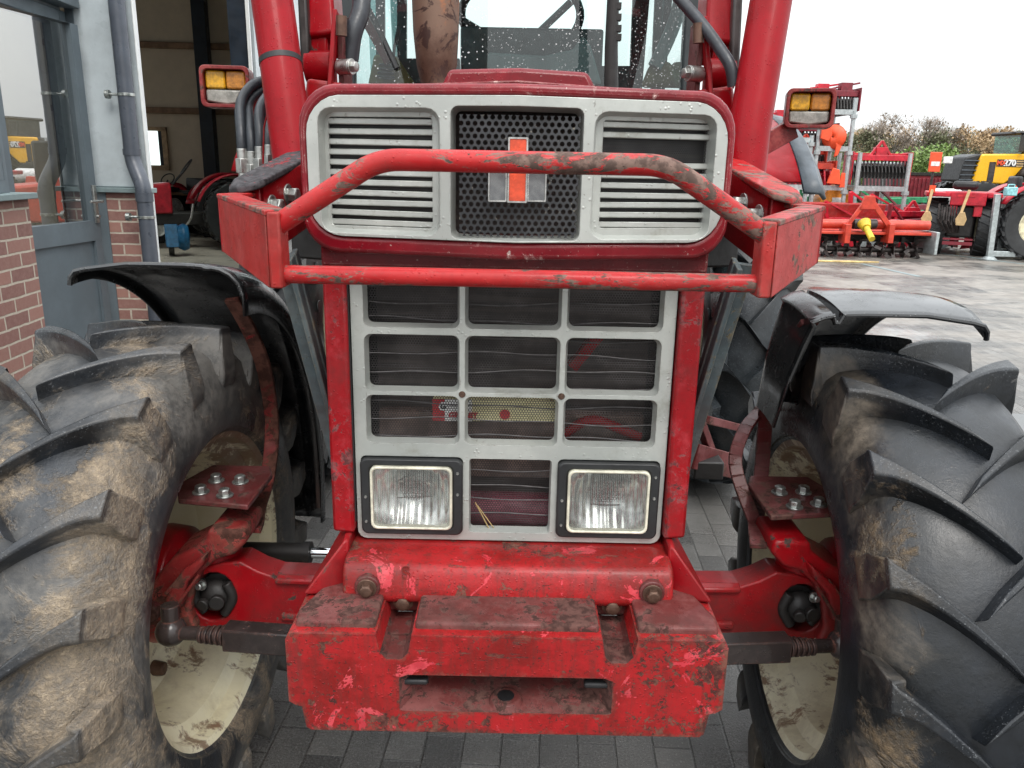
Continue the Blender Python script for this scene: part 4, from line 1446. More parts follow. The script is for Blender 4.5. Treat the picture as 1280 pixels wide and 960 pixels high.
G().tube([(-.2, AX, .60), (-.12, AX, .60), (-.05, AX, .60), (.05, AX, .60), (.12, AX, .60), (.2, AX, .60)], [.09, .14, .17, .17, .14, .09], 24).obj('differential', M['axle'], T)
AZ = .602
for s in (-1, 1):
    def Q2(px, py, Y):
        p = P(px, py, Y); return (s * abs(p.x), p.z)
    # axle beam with its flared end, one casting with an opening for the joint
    YA = 1.545
    ax_poly = [(455, 724), (400, 724), (345, 722), (322, 714), (300, 702), (278, 704), (252, 710), (238, 724), (234, 750), (240, 776), (256, 790), (290, 796), (325, 790), (352, 783), (400, 787), (455, 790)]
    pl_ = [Q2(a, b, YA) for a, b in ax_poly]
    hole = [Q2(267 + 27 * math.cos(R(t)), 746 + 30 * math.sin(R(t)), YA) for t in range(0, 360, 20)]
    g = G().prism(pl_, 1, YA, YA + .08, [(x, (z - .60) * .96 + .60) for x, z in pl_])
    axb = g.obj('axle_beam', M['axle'], T, cut=[G().prism(hole, 1, YA - .02, YA + .065)], bevel=.012, seg=3)
    r0_, r1_ = Q2(345, 724, YA), Q2(455, 728, YA)
    G().hexa([(r0_[0], YA - .012, r0_[1] - .006), (r1_[0], YA - .012, r1_[1] - .006), (r1_[0], YA + .01, r1_[1] - .010), (r0_[0], YA + .01, r0_[1] - .010)],
             [(r0_[0], YA - .012, r0_[1] + .006), (r1_[0], YA - .012, r1_[1] + .006), (r1_[0], YA + .01, r1_[1] + .010), (r0_[0], YA + .01, r0_[1] + .010)]).obj('axle_rib', M['axle'], axb, bevel=.004)
    r0_, r1_ = Q2(352, 768, YA), Q2(455, 772, YA)
    G().hexa([(r0_[0], YA - .008, r0_[1] - .012), (r1_[0], YA - .008, r1_[1] - .012), (r1_[0], YA + .01, r1_[1] - .02), (r0_[0], YA + .01, r0_[1] - .02)],
             [(r0_[0], YA - .008, r0_[1] + .004), (r1_[0], YA - .008, r1_[1] + .004), (r1_[0], YA + .01, r1_[1] + .008), (r0_[0], YA + .01, r0_[1] + .008)]).obj('axle_rib', M['axle'], axb, bevel=.004)
    jx_, jz_ = Q2(267, 746, YA)
    G().cyl((jx_, YA + .062, jz_), (jx_, YA + .10, jz_), .045, .045, 24).obj('joint_shade', M['black'], axb)  # black plug added to darken the back of the joint opening
    uj = G().sphere((jx_, YA + .015, jz_ - .004), .036, 18, (1, .8, 1))
    uj.cyl((jx_ - .012, YA - .02, jz_ - .002), (jx_ - .014, YA - .032, jz_ - .004), .013); uj.cyl((jx_ + .014, YA - .015, jz_), (jx_ + .016, YA - .028, jz_), .016)
    uj.tube(fillet([(jx_ + s * -.03, YA, jz_ + .034), (jx_ + s * -.046, YA + .0, jz_), (jx_ + s * -.02, YA, jz_ - .04)], .03), .011)
    uj.tube(fillet([(jx_ + s * .02, YA, jz_ + .04), (jx_ + s * .046, YA, jz_), (jx_ + s * .02, YA, jz_ - .036)], .03), .010)
    uj.cyl((jx_, YA + .03, jz_), (jx_, YA + .12, jz_), .04)
    ujo = uj.obj('universal_joint', M['dark'], T, bevel=.002)
    G().hexbolt((jx_ + s * .018, YA - .01, jz_ + .034), (s * .3, -1, .2), 0, .008, .014).obj('joint_bolt', M['galvbolt'], ujo)
    # steering knuckle: rusty casting sweeping from the king pin out and down
    YK_ = 1.50
    kp = [(300, 668), (304, 684), (288, 700), (266, 706), (247, 722), (237, 748), (233, 776), (241, 792), (236, 800), (170, 800), (160, 782), (176, 752), (192, 724), (210, 704), (236, 692), (252, 680), (254, 668)]
    kl = [Q2(a, b, YK_) for a, b in kp]
    kn = G().prism([(x, z) for x, z in kl], 1, YK_ + .02, YK_ + .15)
    kno = kn.obj('steering_knuckle', M['knuckle'] if s < 0 else M['axle'], T, bevel=.016, seg=4)
    ks = [(262, 690), (246, 702), (226, 716), (208, 740), (200, 760), (226, 768), (236, 730), (258, 706)]
    kq = [Q2(a, b, YK_) for a, b in ks]
    kq2 = [((x - kq[0][0]) * .82 + kq[0][0] + s * .006, (z - kq[0][1]) * .86 + kq[0][1]) for x, z in kq]
    G().prism(kq2, 1, YK_ - .012, YK_ + .04, kq).obj('knuckle_web', M['knuckle'] if s < 0 else M['axle'], kno, bevel=.008, seg=3)
    for (p0, p1) in (((206, 744), (233, 712)), ((222, 756), (246, 722))):
        a_, b_ = Q2(*p0, YK_ - .016), Q2(*p1, YK_ - .016)
        G().tube([(a_[0], YK_ - .010, a_[1]), (b_[0], YK_ - .006, b_[1])], [.004, .003], 8).obj('knuckle_rib', M['knuckle'], kno)
    a_ = Q2(186, 768, YK_)
    G().cyl((a_[0], YK_ + .03, a_[1]), (a_[0], YK_ - .0, a_[1]), .022, .02, 18).obj('knuckle_boss', M['rustplate'], kno, bevel=.003)
    kx, kz = Q2(275, 690, 1.60)
    G().cyl((kx, 1.60, kz - .015), (kx, 1.60, kz + .022), .050, .046, 26).cyl((kx, 1.60, kz + .02), (kx, 1.60, kz + .04), .034, .034, 22).obj('king_pin_cap', M['red'], T, bevel=.004)
    G().hexbolt((kx - .01 * s, 1.56, kz + .022), (0, 0, 1), 0, .011, .016).obj('pin_bolt', M['galvbolt'], T, bevel=.001)
    # mounting plate with four bolts
    zc = .842
    pp = [(s * .545, AX - .125), (s * .70, AX - .10), (s * .735, AX - .02), (s * .70, AX + .10), (s * .565, AX + .10), (s * .545, AX + .05)]
    mp = G().prism(pp, 2, zc, zc + .012).obj('fender_mount', M['rustplate'], T, bevel=.003)
    for (bx_, by_) in ((.665, -.065), (.608, -.08), (.655, .0), (.60, -.005)):
        G().hexbolt((s * bx_, AX + by_, zc + .012), (0, 0, 1), 0, .0125, .016).obj('mount_bolt', M['galvbolt'], mp, bevel=.001)
    # tie rod: square bar to ball joint
    za = P(285, 805, 1.38).z
    G().beam((s * .0, 1.36, za), (s * .56, 1.40, za + .006), .042, .048).obj('tie_bar', M['tiebar'], T, bevel=.003)
    tj = G()
    for k in range(5): tj.cyl((s * (.56 + k * .011), 1.40, za + .006), (s * (.566 + k * .011), 1.401, za + .006), .021 - .001 * k, n=18)
    tj.cyl((s * .56, 1.40, za + .006), (s * .66, 1.41, za + .004), .014)
    tj.sphere((s * .675, 1.415, za + .004), .031, 16); tj.cyl((s * .675, 1.415, za), (s * .675, 1.42, za + .06), .018)
    tj.obj('ball_joint', M['tiebar'], T, bevel=.001)
    # steering cylinder (one side only)
    if s > 0: continue
    zst = P(390, 691, 1.80).z
    cy = G().cyl((s * .50, 1.80, zst), (s * .66, 1.80, zst), .024).cyl((s * .49, 1.80, zst), (s * .51, 1.80, zst), .028).sphere((s * .67, 1.80, zst), .03)
    cyo = cy.obj('steering_cylinder', M['dark'], T)
    G().cyl((s * .15, 1.80, zst), (s * .50, 1.80, zst), .0135).obj('cylinder_rod', M['chrome'], cyo)

# bracket bars and fenders
for s in (-1, 1):
    Rf = .700 if s < 0 else .672
    a_start = 88 if s < 0 else 103
    cx = s * (.755 if s < 0 else .728); cz = .625
    # cross-section: lateral offset (outwards +) and radial offset
    sec = [(.185, -.030), (.182, -.014), (.172, -.003), (.15, .0), (.06, .006), (-.06, .006), (-.098, .004), (-.104, -.012 if s > 0 else .001), (-.112, -.012 if s > 0 else .0), (-.118, .002 if s > 0 else .001), (-.135, -.002), (-.155, -.012), (-.172, -.030), (-.180, -.055), (-.181, -.10)]
    g = G(); n = 40; a_end = -14 if s < 0 else 40
    if s > 0: sec = sec[:-3] + [(-.150, -.020), (-.160, -.06), (-.176, -.14), (-.188, -.25)]
    m = len(sec)
    for i in range(n + 1):
        a = R(a_start + (a_end - a_start) * i / n)
        # theta measured so that 90 = top, 180 = front, 0 = rear
        for (dx, dr) in sec:
            r = Rf + dr
            droop = 0
            if s > 0 and dx < .1: dx = dx + (.1 - dx) * .75 * min(1, max(0, (86 - math.degrees(a)) / 30))
            if i < 3 and dx > .1: droop = -.010 * (3 - i) / 3 * (dx - .1) / .08
            g.v.append(Vector((cx + s * dx, AX + math.cos(a) * r, cz + math.sin(a) * r + droop)))
    for i in range(n):
        for q in range(m - 1):
            g.f.append([i * m + q, i * m + q + 1, (i + 1) * m + q + 1, (i + 1) * m + q])
    fo = g.obj('fender', M['blackmetal'], T, solid=.005, raw=True, ang=60)
    # rolled front lip
    lip = [g.v[q] for q in range(m - 1)]
    G().tube(lip, .0055, 8).obj('fender_lip', M['blackmetal'], fo)
    G().add([g.v[q] + Vector((0, .02, .004)) for q in (0,)], []) if False else None
    # flat bars: from plate up the inside and round under the fender
    barpts = []
    for k in range(9):
        a = R(96 - k * 11.5)
        r = Rf - .022 - .02
        barpts.append(Vector((cx - s * .150, AX + math.cos(a) * r, cz + math.sin(a) * r)))
    if s < 0:
        pts = [P(290, 374, 1.80), P(311, 410, 1.84), P(328, 450, 1.86), P(338, 500, 1.92), P(341, 545, 1.92), P(335, 600, 1.84), P(322, 635, 1.74), P(321, 652, 1.66), P(316, 663, 1.60)]
    else:
        pts = [P(1012, 402, 1.56), P(990, 432, 1.66), P(968, 470, 1.78), P(957, 510, 1.85), P(954, 560, 1.86), P(950, 610, 1.80), P(946, 640, 1.72), P(945, 662, 1.62), P(948, 683, 1.56)]
    pts = fillet(pts, .05, 3)
    g = G()
    for a, b in zip(pts, pts[1:]):
        if (b - a).length > 1e-4: g.beam(a - (b - a) * .04, b + (b - a) * .04, .012, .035, (s, 0, .1))
    g.obj('fender_stay', M['rustplate'] if s > 0 else M['knuckle'], T, bevel=.002)
    if s > 0:
        pts = fillet([P(955, 508, 1.9), P(930, 535, 1.80), P(916, 575, 1.74), P(928, 615, 1.70), P(945, 655, 1.66), P(946, 680, 1.60)], .05, 3)
        g = G()
        for a, b in zip(pts, pts[1:]):
            if (b - a).length > 1e-4: g.beam(a - (b - a) * .04, b + (b - a) * .04, .010, .03, (s, 0, .1))
        g.obj('fender_stay', M['rustplate'], T, bevel=.002)

# chassis under the engine and the dark engine block behind the grille
G().bx(-.27, .27, 1.62, 3.4, .70, 1.36).obj('engine_block', M['dark'], T, bevel=.02)
g = G()
for s in (-1, 1):
    g.bx(*sorted((s * .28, s * .33)), 1.45, 3.3, .72, .86)
g.obj('chassis_rail', M['dark'], T, bevel=.004)
g = G()
for i in range(9):
    y = 1.75 + .16 * i
    for s in (-1, 1):
        g.tube(fillet([(s * .27, y, 1.3), (s * (.31 + .02 * (i % 3)), y + .04, 1.15), (s * .30, y + .1, .9)], .05), .012 + .004 * (i % 2), 8)
g.obj('engine_pipe', M['black'], T)
G().cyl((-.33, 2.0, 1.02), (-.33, 2.0, 1.25), .05).obj('fuel_filter', M['strut'], T, bevel=.004)
G().cyl((.33, 1.9, 1.05), (.33, 1.9, 1.28), .045).obj('oil_filter', M['dark'], T, bevel=.004)
G().bx(.34, .40, 1.75, 1.95, 1.22, 1.36).obj('side_bracket', M['redclean'], T, bevel=.01)
G().bx(-.40, -.34, 1.75, 1.95, 1.20, 1.30).obj('side_bracket', M['axle'], T, bevel=.01)
# step brackets by the right rear wheel
G().beam(P(868, 570, 2.6), P(925, 585, 2.8), .02, .09).obj('step_bracket', M['rustplate'], T, bevel=.003)
G().beam(P(872, 520, 2.6), P(892, 575, 2.7), .03, .03).obj('step_bracket', M['rustplate'], T, bevel=.003)
G().beam(P(885, 525, 2.7), P(925, 535, 2.9), .02, .03).obj('step_bracket', M['rustplate'], T, bevel=.003)
G().bx(*sorted((P(868, 590, 2.6).x, P(905, 590, 2.6).x)), 2.6, 3.0, P(880, 600, 2.6).z, P(880, 578, 2.6).z).obj('step_tread', M['dark'], T, bevel=.006)
# plough shoe behind left
G().beam(P(385, 560, 2.6), P(350, 620, 2.5), .03, .07).obj('step_bracket', M['dark'], T, bevel=.003)
G().bx(-.60, -.42, 2.7, 3.1, .42, .52).obj('battery_box', M['dark'], T, bevel=.01)

# rear wheels
for s in (-1, 1):
    w = bpy.data.objects.new('rear_wheel', None); COL.objects.link(w); w.parent = T
    w.location = (s * 1.01, 3.98, .80)
    make_tyre(sc=.80 / .602, hw=.125, nl=20, mat_=M['rubrear'], parent=w, lugh=.04)
    make_rim(w, -s, sc=.80 / .602 * .98, mat_=M['rimfar']).scale = (.8, 1, 1)
    # embossed rings on the sidewall
    g = G()
    for k in range(26):
        a = R(k * 360 / 26)
        r = .60 if k % 2 else .665
        c = Vector((-s * .172, -r * math.cos(a), r * math.sin(a)))
        g.tube([c, c + Vector((-s * .005, 0, 0))], .026, 14)
    g.obj('sidewall_mark', M['rubrear'], w, bevel=.002)
    # red rear fender with grey extension
    fa = G().lathe([(s * -.30, .90), (s * -.30, .99), (s * .03, .99)], c=(s * 1.10, 3.98, .80), axis='x', n=24, a0=45, a1=150)
    fa.obj('rear_fender', M['redclean'], T, solid=.01)
    if s < 0: continue
    fe = G().lathe([(s * .035, .99), (s * .10, .985), (s * .13, .95)], c=(s * 1.10, 3.98, .80), axis='x', n=24, a0=42, a1=150)
    fe.obj('fender_extension', M['greyplastic'], T, solid=.014)
G().cyl((-1.0, 3.98, .80), (1.0, 3.98, .80), .12).obj('rear_axle', M['axle'], T)

# cab
YC = 3.15
zc0, zc1 = 1.70, 2.95
cw = .64
g = G()
for s in (-1, 1):
    g.beam((s * cw, YC, 1.2), (s * (cw - .03), YC + .06, zc1), .05, .05, (0, 1, 0))
    g.beam((s * cw, 4.65, 1.5), (s * (cw - .03), 4.6, zc1), .05, .05, (0, 1, 0))
    g.beam((s * cw, YC + .75, 1.2), (s * (cw - .03), YC + .75, zc1), .04, .04, (0, 1, 0))
g.beam((-cw, YC + .03, zc1 - .02), (cw, YC + .03, zc1 - .02), .05, .05); g.beam((-cw, 4.62, zc1 - .02), (cw, 4.62, zc1 - .02), .05, .05)
for s in (-1, 1): g.beam((s * (cw - .03), YC, zc1 - .02), (s * (cw - .03), 4.62, zc1 - .02), .05, .05)
cab = g.obj('cab_frame', M['cabdark'], T, bevel=.008)
rf = G().bx(-cw - .06, cw + .06, YC - .12, 4.8, zc1, zc1 + .12); rf.obj('cab_roof', M['redclean'], T, bevel=.05)
G().bx(-cw, cw, YC + .05, 4.6, 1.0, 1.05).obj('cab_floor', M['cabdark'], T)
G().bx(-.55, .55, YC + .0, YC + .03, 1.35, 1.80).obj('firewall', M['cabdark'], T)
for (a, b, nm, mt) in (((-cw + .02, YC + .01), (cw - .02, YC + .01), 'windscreen', 'cabglass'), ((-cw + .02, 4.63), (cw - .02, 4.63), 'rear_window', 'smallglass'),
                       ((-cw, YC + .04), (-cw, YC + 1.45), 'side_window', 'sideglass'), ((cw, YC + .04), (cw, YC + 1.45), 'side_window', 'sideglass')):
    z0 = 1.80 if 'side' not in nm else 1.5
    if nm == 'rear_window': z0 = 1.5
    G().add([(a[0], a[1], z0), (b[0], b[1], z0), (b[0], b[1], zc1), (a[0], a[1], zc1)], [(0, 1, 2, 3)]).obj(nm, M[mt], cab, raw=True)
# dash, cowl, steering wheel, seat
dz = P(650, 38, 3.6).z
G().bx(P(577, 50, 3.6).x, P(752, 50, 3.6).x, 3.52, 3.62, 1.5, dz).obj('instrument_panel', M['cabdark'], cab, bevel=.01)
pc = [P(608, 106, 3.4), P(610, 66, 3.4), P(680, 70, 3.4), P(716, 62, 3.4), P(728, 45, 3.4), P(738, 58, 3.4), P(752, 106, 3.4)]
G().prism([(p.x, p.z) for p in pc], 1, 3.38, 3.5).obj('dash_cowl', M['cabgrey'], cab, bevel=.01)
swc = Vector((P(651, 20, 3.75).x, 3.75, P(651, 20, 3.75).z)); rr_ = .285
g = G(); tilt = R(50)
ringp = []
for k in range(37):
    a = 2 * math.pi * k / 36
    ringp.append(swc + Vector((rr_ * .9 * math.cos(a), rr_ * math.sin(a) * math.sin(tilt) * -.55, rr_ * math.sin(a) * .48)))
g.tube(ringp, .018, 10)
for q0, q1 in (((579, 26), (646, 66)), ((714, 2), (655, 58))):
    g.tube([P(*q0, 3.74), P(*q1, 3.80)], .016, 8)
swc = P(650, 64, 3.8)
g.cyl(swc, swc + Vector((0, .1, -.4)), .03)
g.obj('steering_wheel', M['cabdark'], cab)
G().bx(-.24, .24, 4.25, 4.40, 1.35, 1.86).obj('seat_back', M['cabdark'], cab, bevel=.05)
G().bx(-.24, .24, 3.85, 4.30, 1.38, 1.50).obj('seat_cushion', M['cabdark'], cab, bevel=.04)
# odds and ends seen through the glass
G().hexa([P(460, 106, 3.3), P(520, 106, 3.3), P(520, 106, 3.5), P(460, 106, 3.5)], [P(468, 68, 3.3), P(496, 70, 3.3), P(496, 70, 3.5), P(468, 68, 3.5)]).obj('side_console', M['olive'], cab, bevel=.01)
g = G()
for k in range(4): g.cyl(P(482, 98 - k * 5, 3.25), P(482, 95 - k * 5, 3.25), .035 - .003 * k)
g.obj('gear_gaiter', M['cabdark'], cab, bevel=.002)
G().tube([P(490, 86, 3.28), P(493, 60, 3.28), P(499, 34, 3.3)], [.006, .006, .009], 10).obj('gear_lever', M['cabdark'], cab)
G().beam(P(455, 20, 3.25), P(487, 78, 3.22), .02, .035).obj('grab_rail', M['rustplate'], cab)
G().tube([P(455, 0, 3.2), P(475, 40, 3.18), P(496, 86, 3.14)], .011, 8).obj('wiper_arm', M['black'], cab)
G().hexa([P(800, 110, 3.4), P(850, 110, 3.4), P(850, 110, 3.6), P(800, 110, 3.6)], [P(812, 80, 3.4), P(838, 76, 3.4), P(838, 76, 3.6), P(812, 80, 3.6)]).obj('arm_rest', M['olive'], cab, bevel=.02)
G().tube(fillet([P(818, 84, 3.4), P(835, 50, 3.4), P(850, 10, 3.4), P(852, -30, 3.4)], .1), .028, 12).obj('seat_bolster', M['cabgrey'], cab)
G().beam(P(735, 106, 3.5), P(800, 106, 3.5), .05, .14).obj('transmission_hump', M['cabdark'], cab)
G().beam(P(500, 100, 3.5), P(575, 100, 3.5), .05, .16).obj('transmission_hump', M['cabdark'], cab)
rebase(T, (0, 2.6, 0))

# carton behind the radiator screen
YK = 1.445
cart = thing('carton', 'beige parts carton with red band lying behind the lowest grille openings', 'carton')
ca, cb = P(541, 520, YK), P(694, 523, YK)
zt, zb = P(620, 500, YK).z, P(620, 527, YK).z
G().bx(ca.x, cb.x, YK, YK + .035, zb, zt).obj('carton_body', M['card'], cart, bevel=.001)
G().bx(ca.x - .0005, P(556, 515, YK).x, YK - .0012, YK - .0002, zb, zt + .0003).obj('red_band', M['cardred'], cart)
G().bx(P(556, 515, YK).x, P(590, 515, YK).x, YK - .0010, YK - .0002, zb, zt + .0003).obj('white_panel', M['cardwhite'], cart)
c = P(554, 508, YK - .0025)
m = Matrix.Translation((c.x, YK - .0045, c.z)) @ Matrix.Rotation(R(90), 4, 'X')
G().cyl((c.x, YK - .0035, c.z), (c.x, YK - .0015, c.z), .0085, n=20).obj('logo_disc', M['cardwhite'], cart)
textmesh('G', .014, .0006, 'lettering', M['black'], cart, m, .0004)
c = P(579, 519, YK)
textmesh('GRANIT', .0150, .0005, 'lettering', M['cardred'], cart, Matrix.Translation((c.x, YK - .0025, c.z)) @ Matrix.Rotation(R(90), 4, 'X'), .0009)
c = P(631, 518, YK)
G().cyl((c.x, YK - .0022, c.z), (c.x, YK - .0002, c.z), .0098, n=20).obj('round_seal', M['cardred'], cart)
rebase(cart, (P(620, 520, YK).x, YK, zb))
# ------------------------------------------------------------------ ground
gd = G().add([(-300, -60, 0), (300, -60, 0), (300, 400, 0), (-300, 400, 0)], [(0, 1, 2, 3)]).obj('paved_yard', M['paving'], raw=True, smooth=False)
struct(gd)
pts = []
c0 = PZ(1262, 540, 0)
for k in range(26):
    a = 2 * math.pi * k / 26
    r = 1 + .22 * math.sin(3 * a + 1) + .12 * math.sin(5 * a)
    pts.append((c0.x + .35 + .55 * r * math.cos(a), c0.y - .05 + .42 * r * math.sin(a)))
pu = G().add([(x, y, .004) for x, y in pts], [list(range(26))]).obj('puddle', M['water'], raw=True, smooth=False)
struct(pu)
for (a, b) in ((PZ(1078, 330, 0), PZ(1150, 346, 0)), (PZ(1160, 315, 0), PZ(1300, 333, 0))):
    d = (b - a).normalized(); nrm = Vector((-d.y, d.x, 0)) * .05
    ln = G().add([a - nrm + Vector((0, 0, .004)), b - nrm + Vector((0, 0, .004)), b + nrm + Vector((0, 0, .004)), a + nrm + Vector((0, 0, .004))], [(0, 1, 2, 3)]).obj('pavement_line', M['sill'], raw=True, smooth=False)
    struct(ln)

# ------------------------------------------------------------------ left buildings: wall line runs almost along Y
TH = R(2.9)
def wl(d, out=0.0):
    """point d metres along the wall line; out = towards the yard"""
    return Vector((-2.60 - math.sin(TH) * d + math.cos(TH) * out, math.cos(TH) * d + math.sin(TH) * out, 0))
WM = Matrix.Translation((-2.60, 0, 0)) @ Matrix.Rotation(R(90) + TH, 4, 'Z')   # local x along the wall, local -y to the yard
def on_wall(px, py, out=0.0):
    d = ray(px, py); n = Vector((math.cos(TH), math.sin(TH), 0)); o = Vector((-2.60, 0, 0)) + n * out
    t = (o - CAM).dot(n) / d.dot(n); p = CAM + d * t
    q = WM.inverted() @ p
    return q.x, q.z
office = thing('office_building', 'low grey office building with red brick plinth and half-glazed grey door', 'building')
office.matrix_world = WM
def W_(g, name, m, par=office, **k): return g.obj(name, m, par, **k)
dj1 = on_wall(122, 410)[0]
REC = .20     # the door stands this far behind the face of the brick plinth
gl0x, gl1x = on_wall(24, 278)[0], on_wall(96, 276)[0]
dj0 = gl0x - .175
bj = on_wall(46, 330, REC)[0]
sz_ = on_wall(25, 244, REC)[1]
# local coordinates: y negative = towards the yard
W_(G().bx(1.0, bj, -REC, .0, 0, sz_ - .02), 'brick_wall', M['brick'])
W_(G().bx(.9, bj + .02, -REC - .045, .05, sz_ - .02, sz_ + .012), 'window_sill', M['sill'], bevel=.004)
wj = bj - .14
fr = G()
fr.bx(1.0, wj, -.17, -.10, sz_ + .012, sz_ + .08).bx(wj - .07, wj, -.17, -.10, sz_ + .08, 2.75).bx(1.0, wj, -.17, -.10, 2.70, 2.78).bx(3.4, 3.47, -.17, -.10, sz_ + .08, 2.70)
wf = W_(fr, 'window_frame', M['doorgrey'], bevel=.004)
G().add([(1.0, -.13, sz_ + .08), (wj - .07, -.13, sz_ + .08), (wj - .07, -.13, 2.70), (1.0, -.13, 2.70)], [(0, 1, 2, 3)]).obj('window_pane', M['doorglass'], wf, raw=True)
W_(G().bx(wj, wj + .05, -REC + .04, .02, sz_ + .012, 2.78), 'side_reveal', M['doorgrey'])
zb_door = .12
top = 2.34
# door frame and leaf
W_(G().bx(dj0 - .02, dj0 + .06, -.01, .10, zb_door, top + .08).bx(dj1 - .03, dj1 + .05, -.01, .10, zb_door, top + .08).bx(dj0 + .06, dj1 - .03, -.01, .10, top, top + .08), 'door_frame', M['doorgrey'], bevel=.005)
leaf = bpy.data.objects.new('door', None); COL.objects.link(leaf); leaf.parent = office
HINGE = dj0 + .065
leaf.matrix_local = Matrix.Translation((HINGE, 0, 0)) @ Matrix.Rotation(R(-9), 4, 'Z') @ Matrix.Translation((-HINGE, 0, 0))
a, b = dj0 + .065, dj1 - .035
glz0 = on_wall(70, 279)[1]; glz1 = on_wall(38, 19)[1]
W_(G().bx(a, gl0x, .015, .07, zb_door + .02, top - .01).bx(gl1x, b, .015, .07, zb_door + .02, top - .01).bx(gl0x, gl1x, .015, .07, glz1, top - .01).bx(gl0x, gl1x, .015, .07, glz0 - .13, glz0).bx(gl0x, gl1x, .015, .07, zb_door + .02, .36), 'door_leaf', M['doorgrey'], leaf, bevel=.004)
W_(G().bx(gl0x, gl1x, .035, .06, .36, glz0 - .13), 'door_panel', M['doorgrey'], leaf, bevel=.003)
G().add([(gl0x, .05, glz0), (gl1x, .05, glz0), (gl1x, .05, glz1), (gl0x, .05, glz1)], [(0, 1, 2, 3)]).obj('door_glass', M['doorglass'], leaf, raw=True)
hx_, hz_ = on_wall(103, 250)
hg = G().bx(b - .055, b - .025, .0, .016, hz_ - .14, hz_ + .10).cyl((b - .04, .0, hz_), (b - .04, -.05, hz_), .008).cyl((b - .04, -.048, hz_), (b - .17, -.048, hz_), .009).cyl((b - .04, .004, hz_ - .1), (b - .04, -.012, hz_ - .1), .012)
W_(hg, 'door_handle', M['steel'], leaf, bevel=.002)
# room behind the glazing
W_(G().bx(1.0, dj1, 2.5, 2.55, 0, 2.9), 'back_wall', M['sill'])
W_(G().bx(1.0, dj1 + .05, .3, 2.5, .08, .12), 'floor_slab', M['concrete'])
# wall above, soffit strip
W_(G().bx(1.0, dj1 + .06, .0, .25, 2.78, 3.6), 'upper_cladding', M['panelblue'], bevel=.003)
W_(G().bx(dj0 - .02, dj1 + .05, .02, .25, top + .08, 2.78), 'door_header', M['panelblue'])
W_(G().bx(1.0, dj1 + .06, -.10, .02, top + .10, top + .16), 'door_canopy', M['doorgrey'], bevel=.004)
# reveal and projecting pier facing the camera (in the same local frame)
out_ = -.418
px_ = dj1 + .055
psz = on_wall(150, 237, .1)[1]
pier_sill = P(180, 236, 5.70).z
W_(G().bx(px_, px_ + .03, -.13, .0, .0, pier_sill - .02), 'reveal_panel', M['doorgrey'])
xw = px_ + .03
# facing camera: plane x = xw ; spans y from 0 to out_
W_(G().bx(xw - .022, xw + .05, out_, -.13, 0, pier_sill - .02), 'brick_pier', M['brick'])
W_(G().bx(xw - .06, xw + .05, out_ - .025, .0, pier_sill - .02, pier_sill + .012), 'pier_sill', M['sill'], bevel=.004)
g = G()
g.bx(xw - .01, xw + .05, out_ + .0, -.0, pier_sill + .012, 3.6)
W_(g, 'pale_cladding', M['panelblue'], bevel=.01)
g = G(); g.bx(xw - .022, xw - .008, -.05, .0, pier_sill + .012, 3.0)
W_(g, 'corner_flashing', M['doorgrey'])
W_(G().bx(xw - .026, xw + .03, out_ - .010, out_ + .0, 0, 3.8), 'corner_trim', M['whitetrim'], bevel=.003)
# drainpipe on the pier
dp = thing('drainpipe', 'dark grey drainpipe with an offset bend fixed to the blue cladding and brick pier', 'drainpipe')
yy = -.355
def wp(x, y, z): return WM @ Vector((x, y, z))
zb1 = P(170, 200, 5.6).z; zb2 = P(186, 233, 5.6).z
pts = [wp(xw - .085, yy - .0, 3.6), wp(xw - .085, yy, zb1), wp(xw - .145, yy - .075, zb2), wp(xw - .145, yy - .075, .0)]
G().tube(fillet(pts, .05, 5), .050, 24).obj('pipe', M['pipegrey'], dp)
G().cyl(pts[1] + Vector((0, 0, .03)), pts[1] + Vector((0, 0, .07)), .055, n=22).obj('socket', M['pipegrey'], dp)
G().cyl(pts[2] + Vector((0, 0, -.09)), pts[2] + Vector((0, 0, -.03)), .055, n=22).obj('socket', M['pipegrey'], dp)
for (p, zz) in ((pts[0], P(150, 119, 5.5).z), (pts[2], P(185, 270, 5.5).z)):
    c = Vector((p.x, p.y, zz))
    g = G().cyl(c - Vector((0, 0, .009)), c + Vector((0, 0, .009)), .0545, n=22)
    g.cyl(c + Vector((-.04, 0, 0)), c + Vector((-.12, .0, 0)), .009); g.cyl(c + Vector((-.105, .0, 0)), c + Vector((-.13, 0, 0)), .028, n=14)
    g.obj('pipe_bracket', M['galvbolt'], dp, bevel=.001)
rebase(dp, (pts[3].x, pts[3].y, 0))

# ------------------------------------------------------------------ workshop hall (opening in its long wall)
hall = thing('workshop_hall', 'tall workshop hall seen through its open door beside the grey office', 'building')
hall.matrix_world = WM
HX0 = xw + .06; HX1 = None
def hp(px, py):  # local x on the hall front plane (y = out_)
    return on_wall(px, py, -out_)
jx = hp(322, 200)[0]
backx = 17.5
HH = 5.4
G().bx(HX0, HX0 + .1, out_ + .05, 0, 0, HH).obj('near_jamb', M['doorgrey'], hall)
G().bx(jx, jx + .06, out_, out_ + .2, 0, HH).obj('door_column', M['steelblue'], hall)
G().bx(jx - .03, jx, out_ - .01, out_ + .02, 0, HH).obj('door_trim', M['whitetrim'], hall)
G().bx(jx + .16, backx + .2, out_, out_ + .12, 0, HH).obj('front_wall', M['panelblue'], hall)
G().bx(HX0, jx + .2, out_, out_ + .15, 4.6, HH).obj('door_lintel', M['panelblue'], hall)
G().bx(backx, backx + .12, out_ + .1, 14, 0, HH + .6).obj('gable_wall', M['hallpanel'], hall)
G().bx(HX0, backx, 13.9, 14, 0, 1.6).obj('rear_wall', M['hallpanel'], hall)  # unseen wall stops low to let extra daylight into the hall
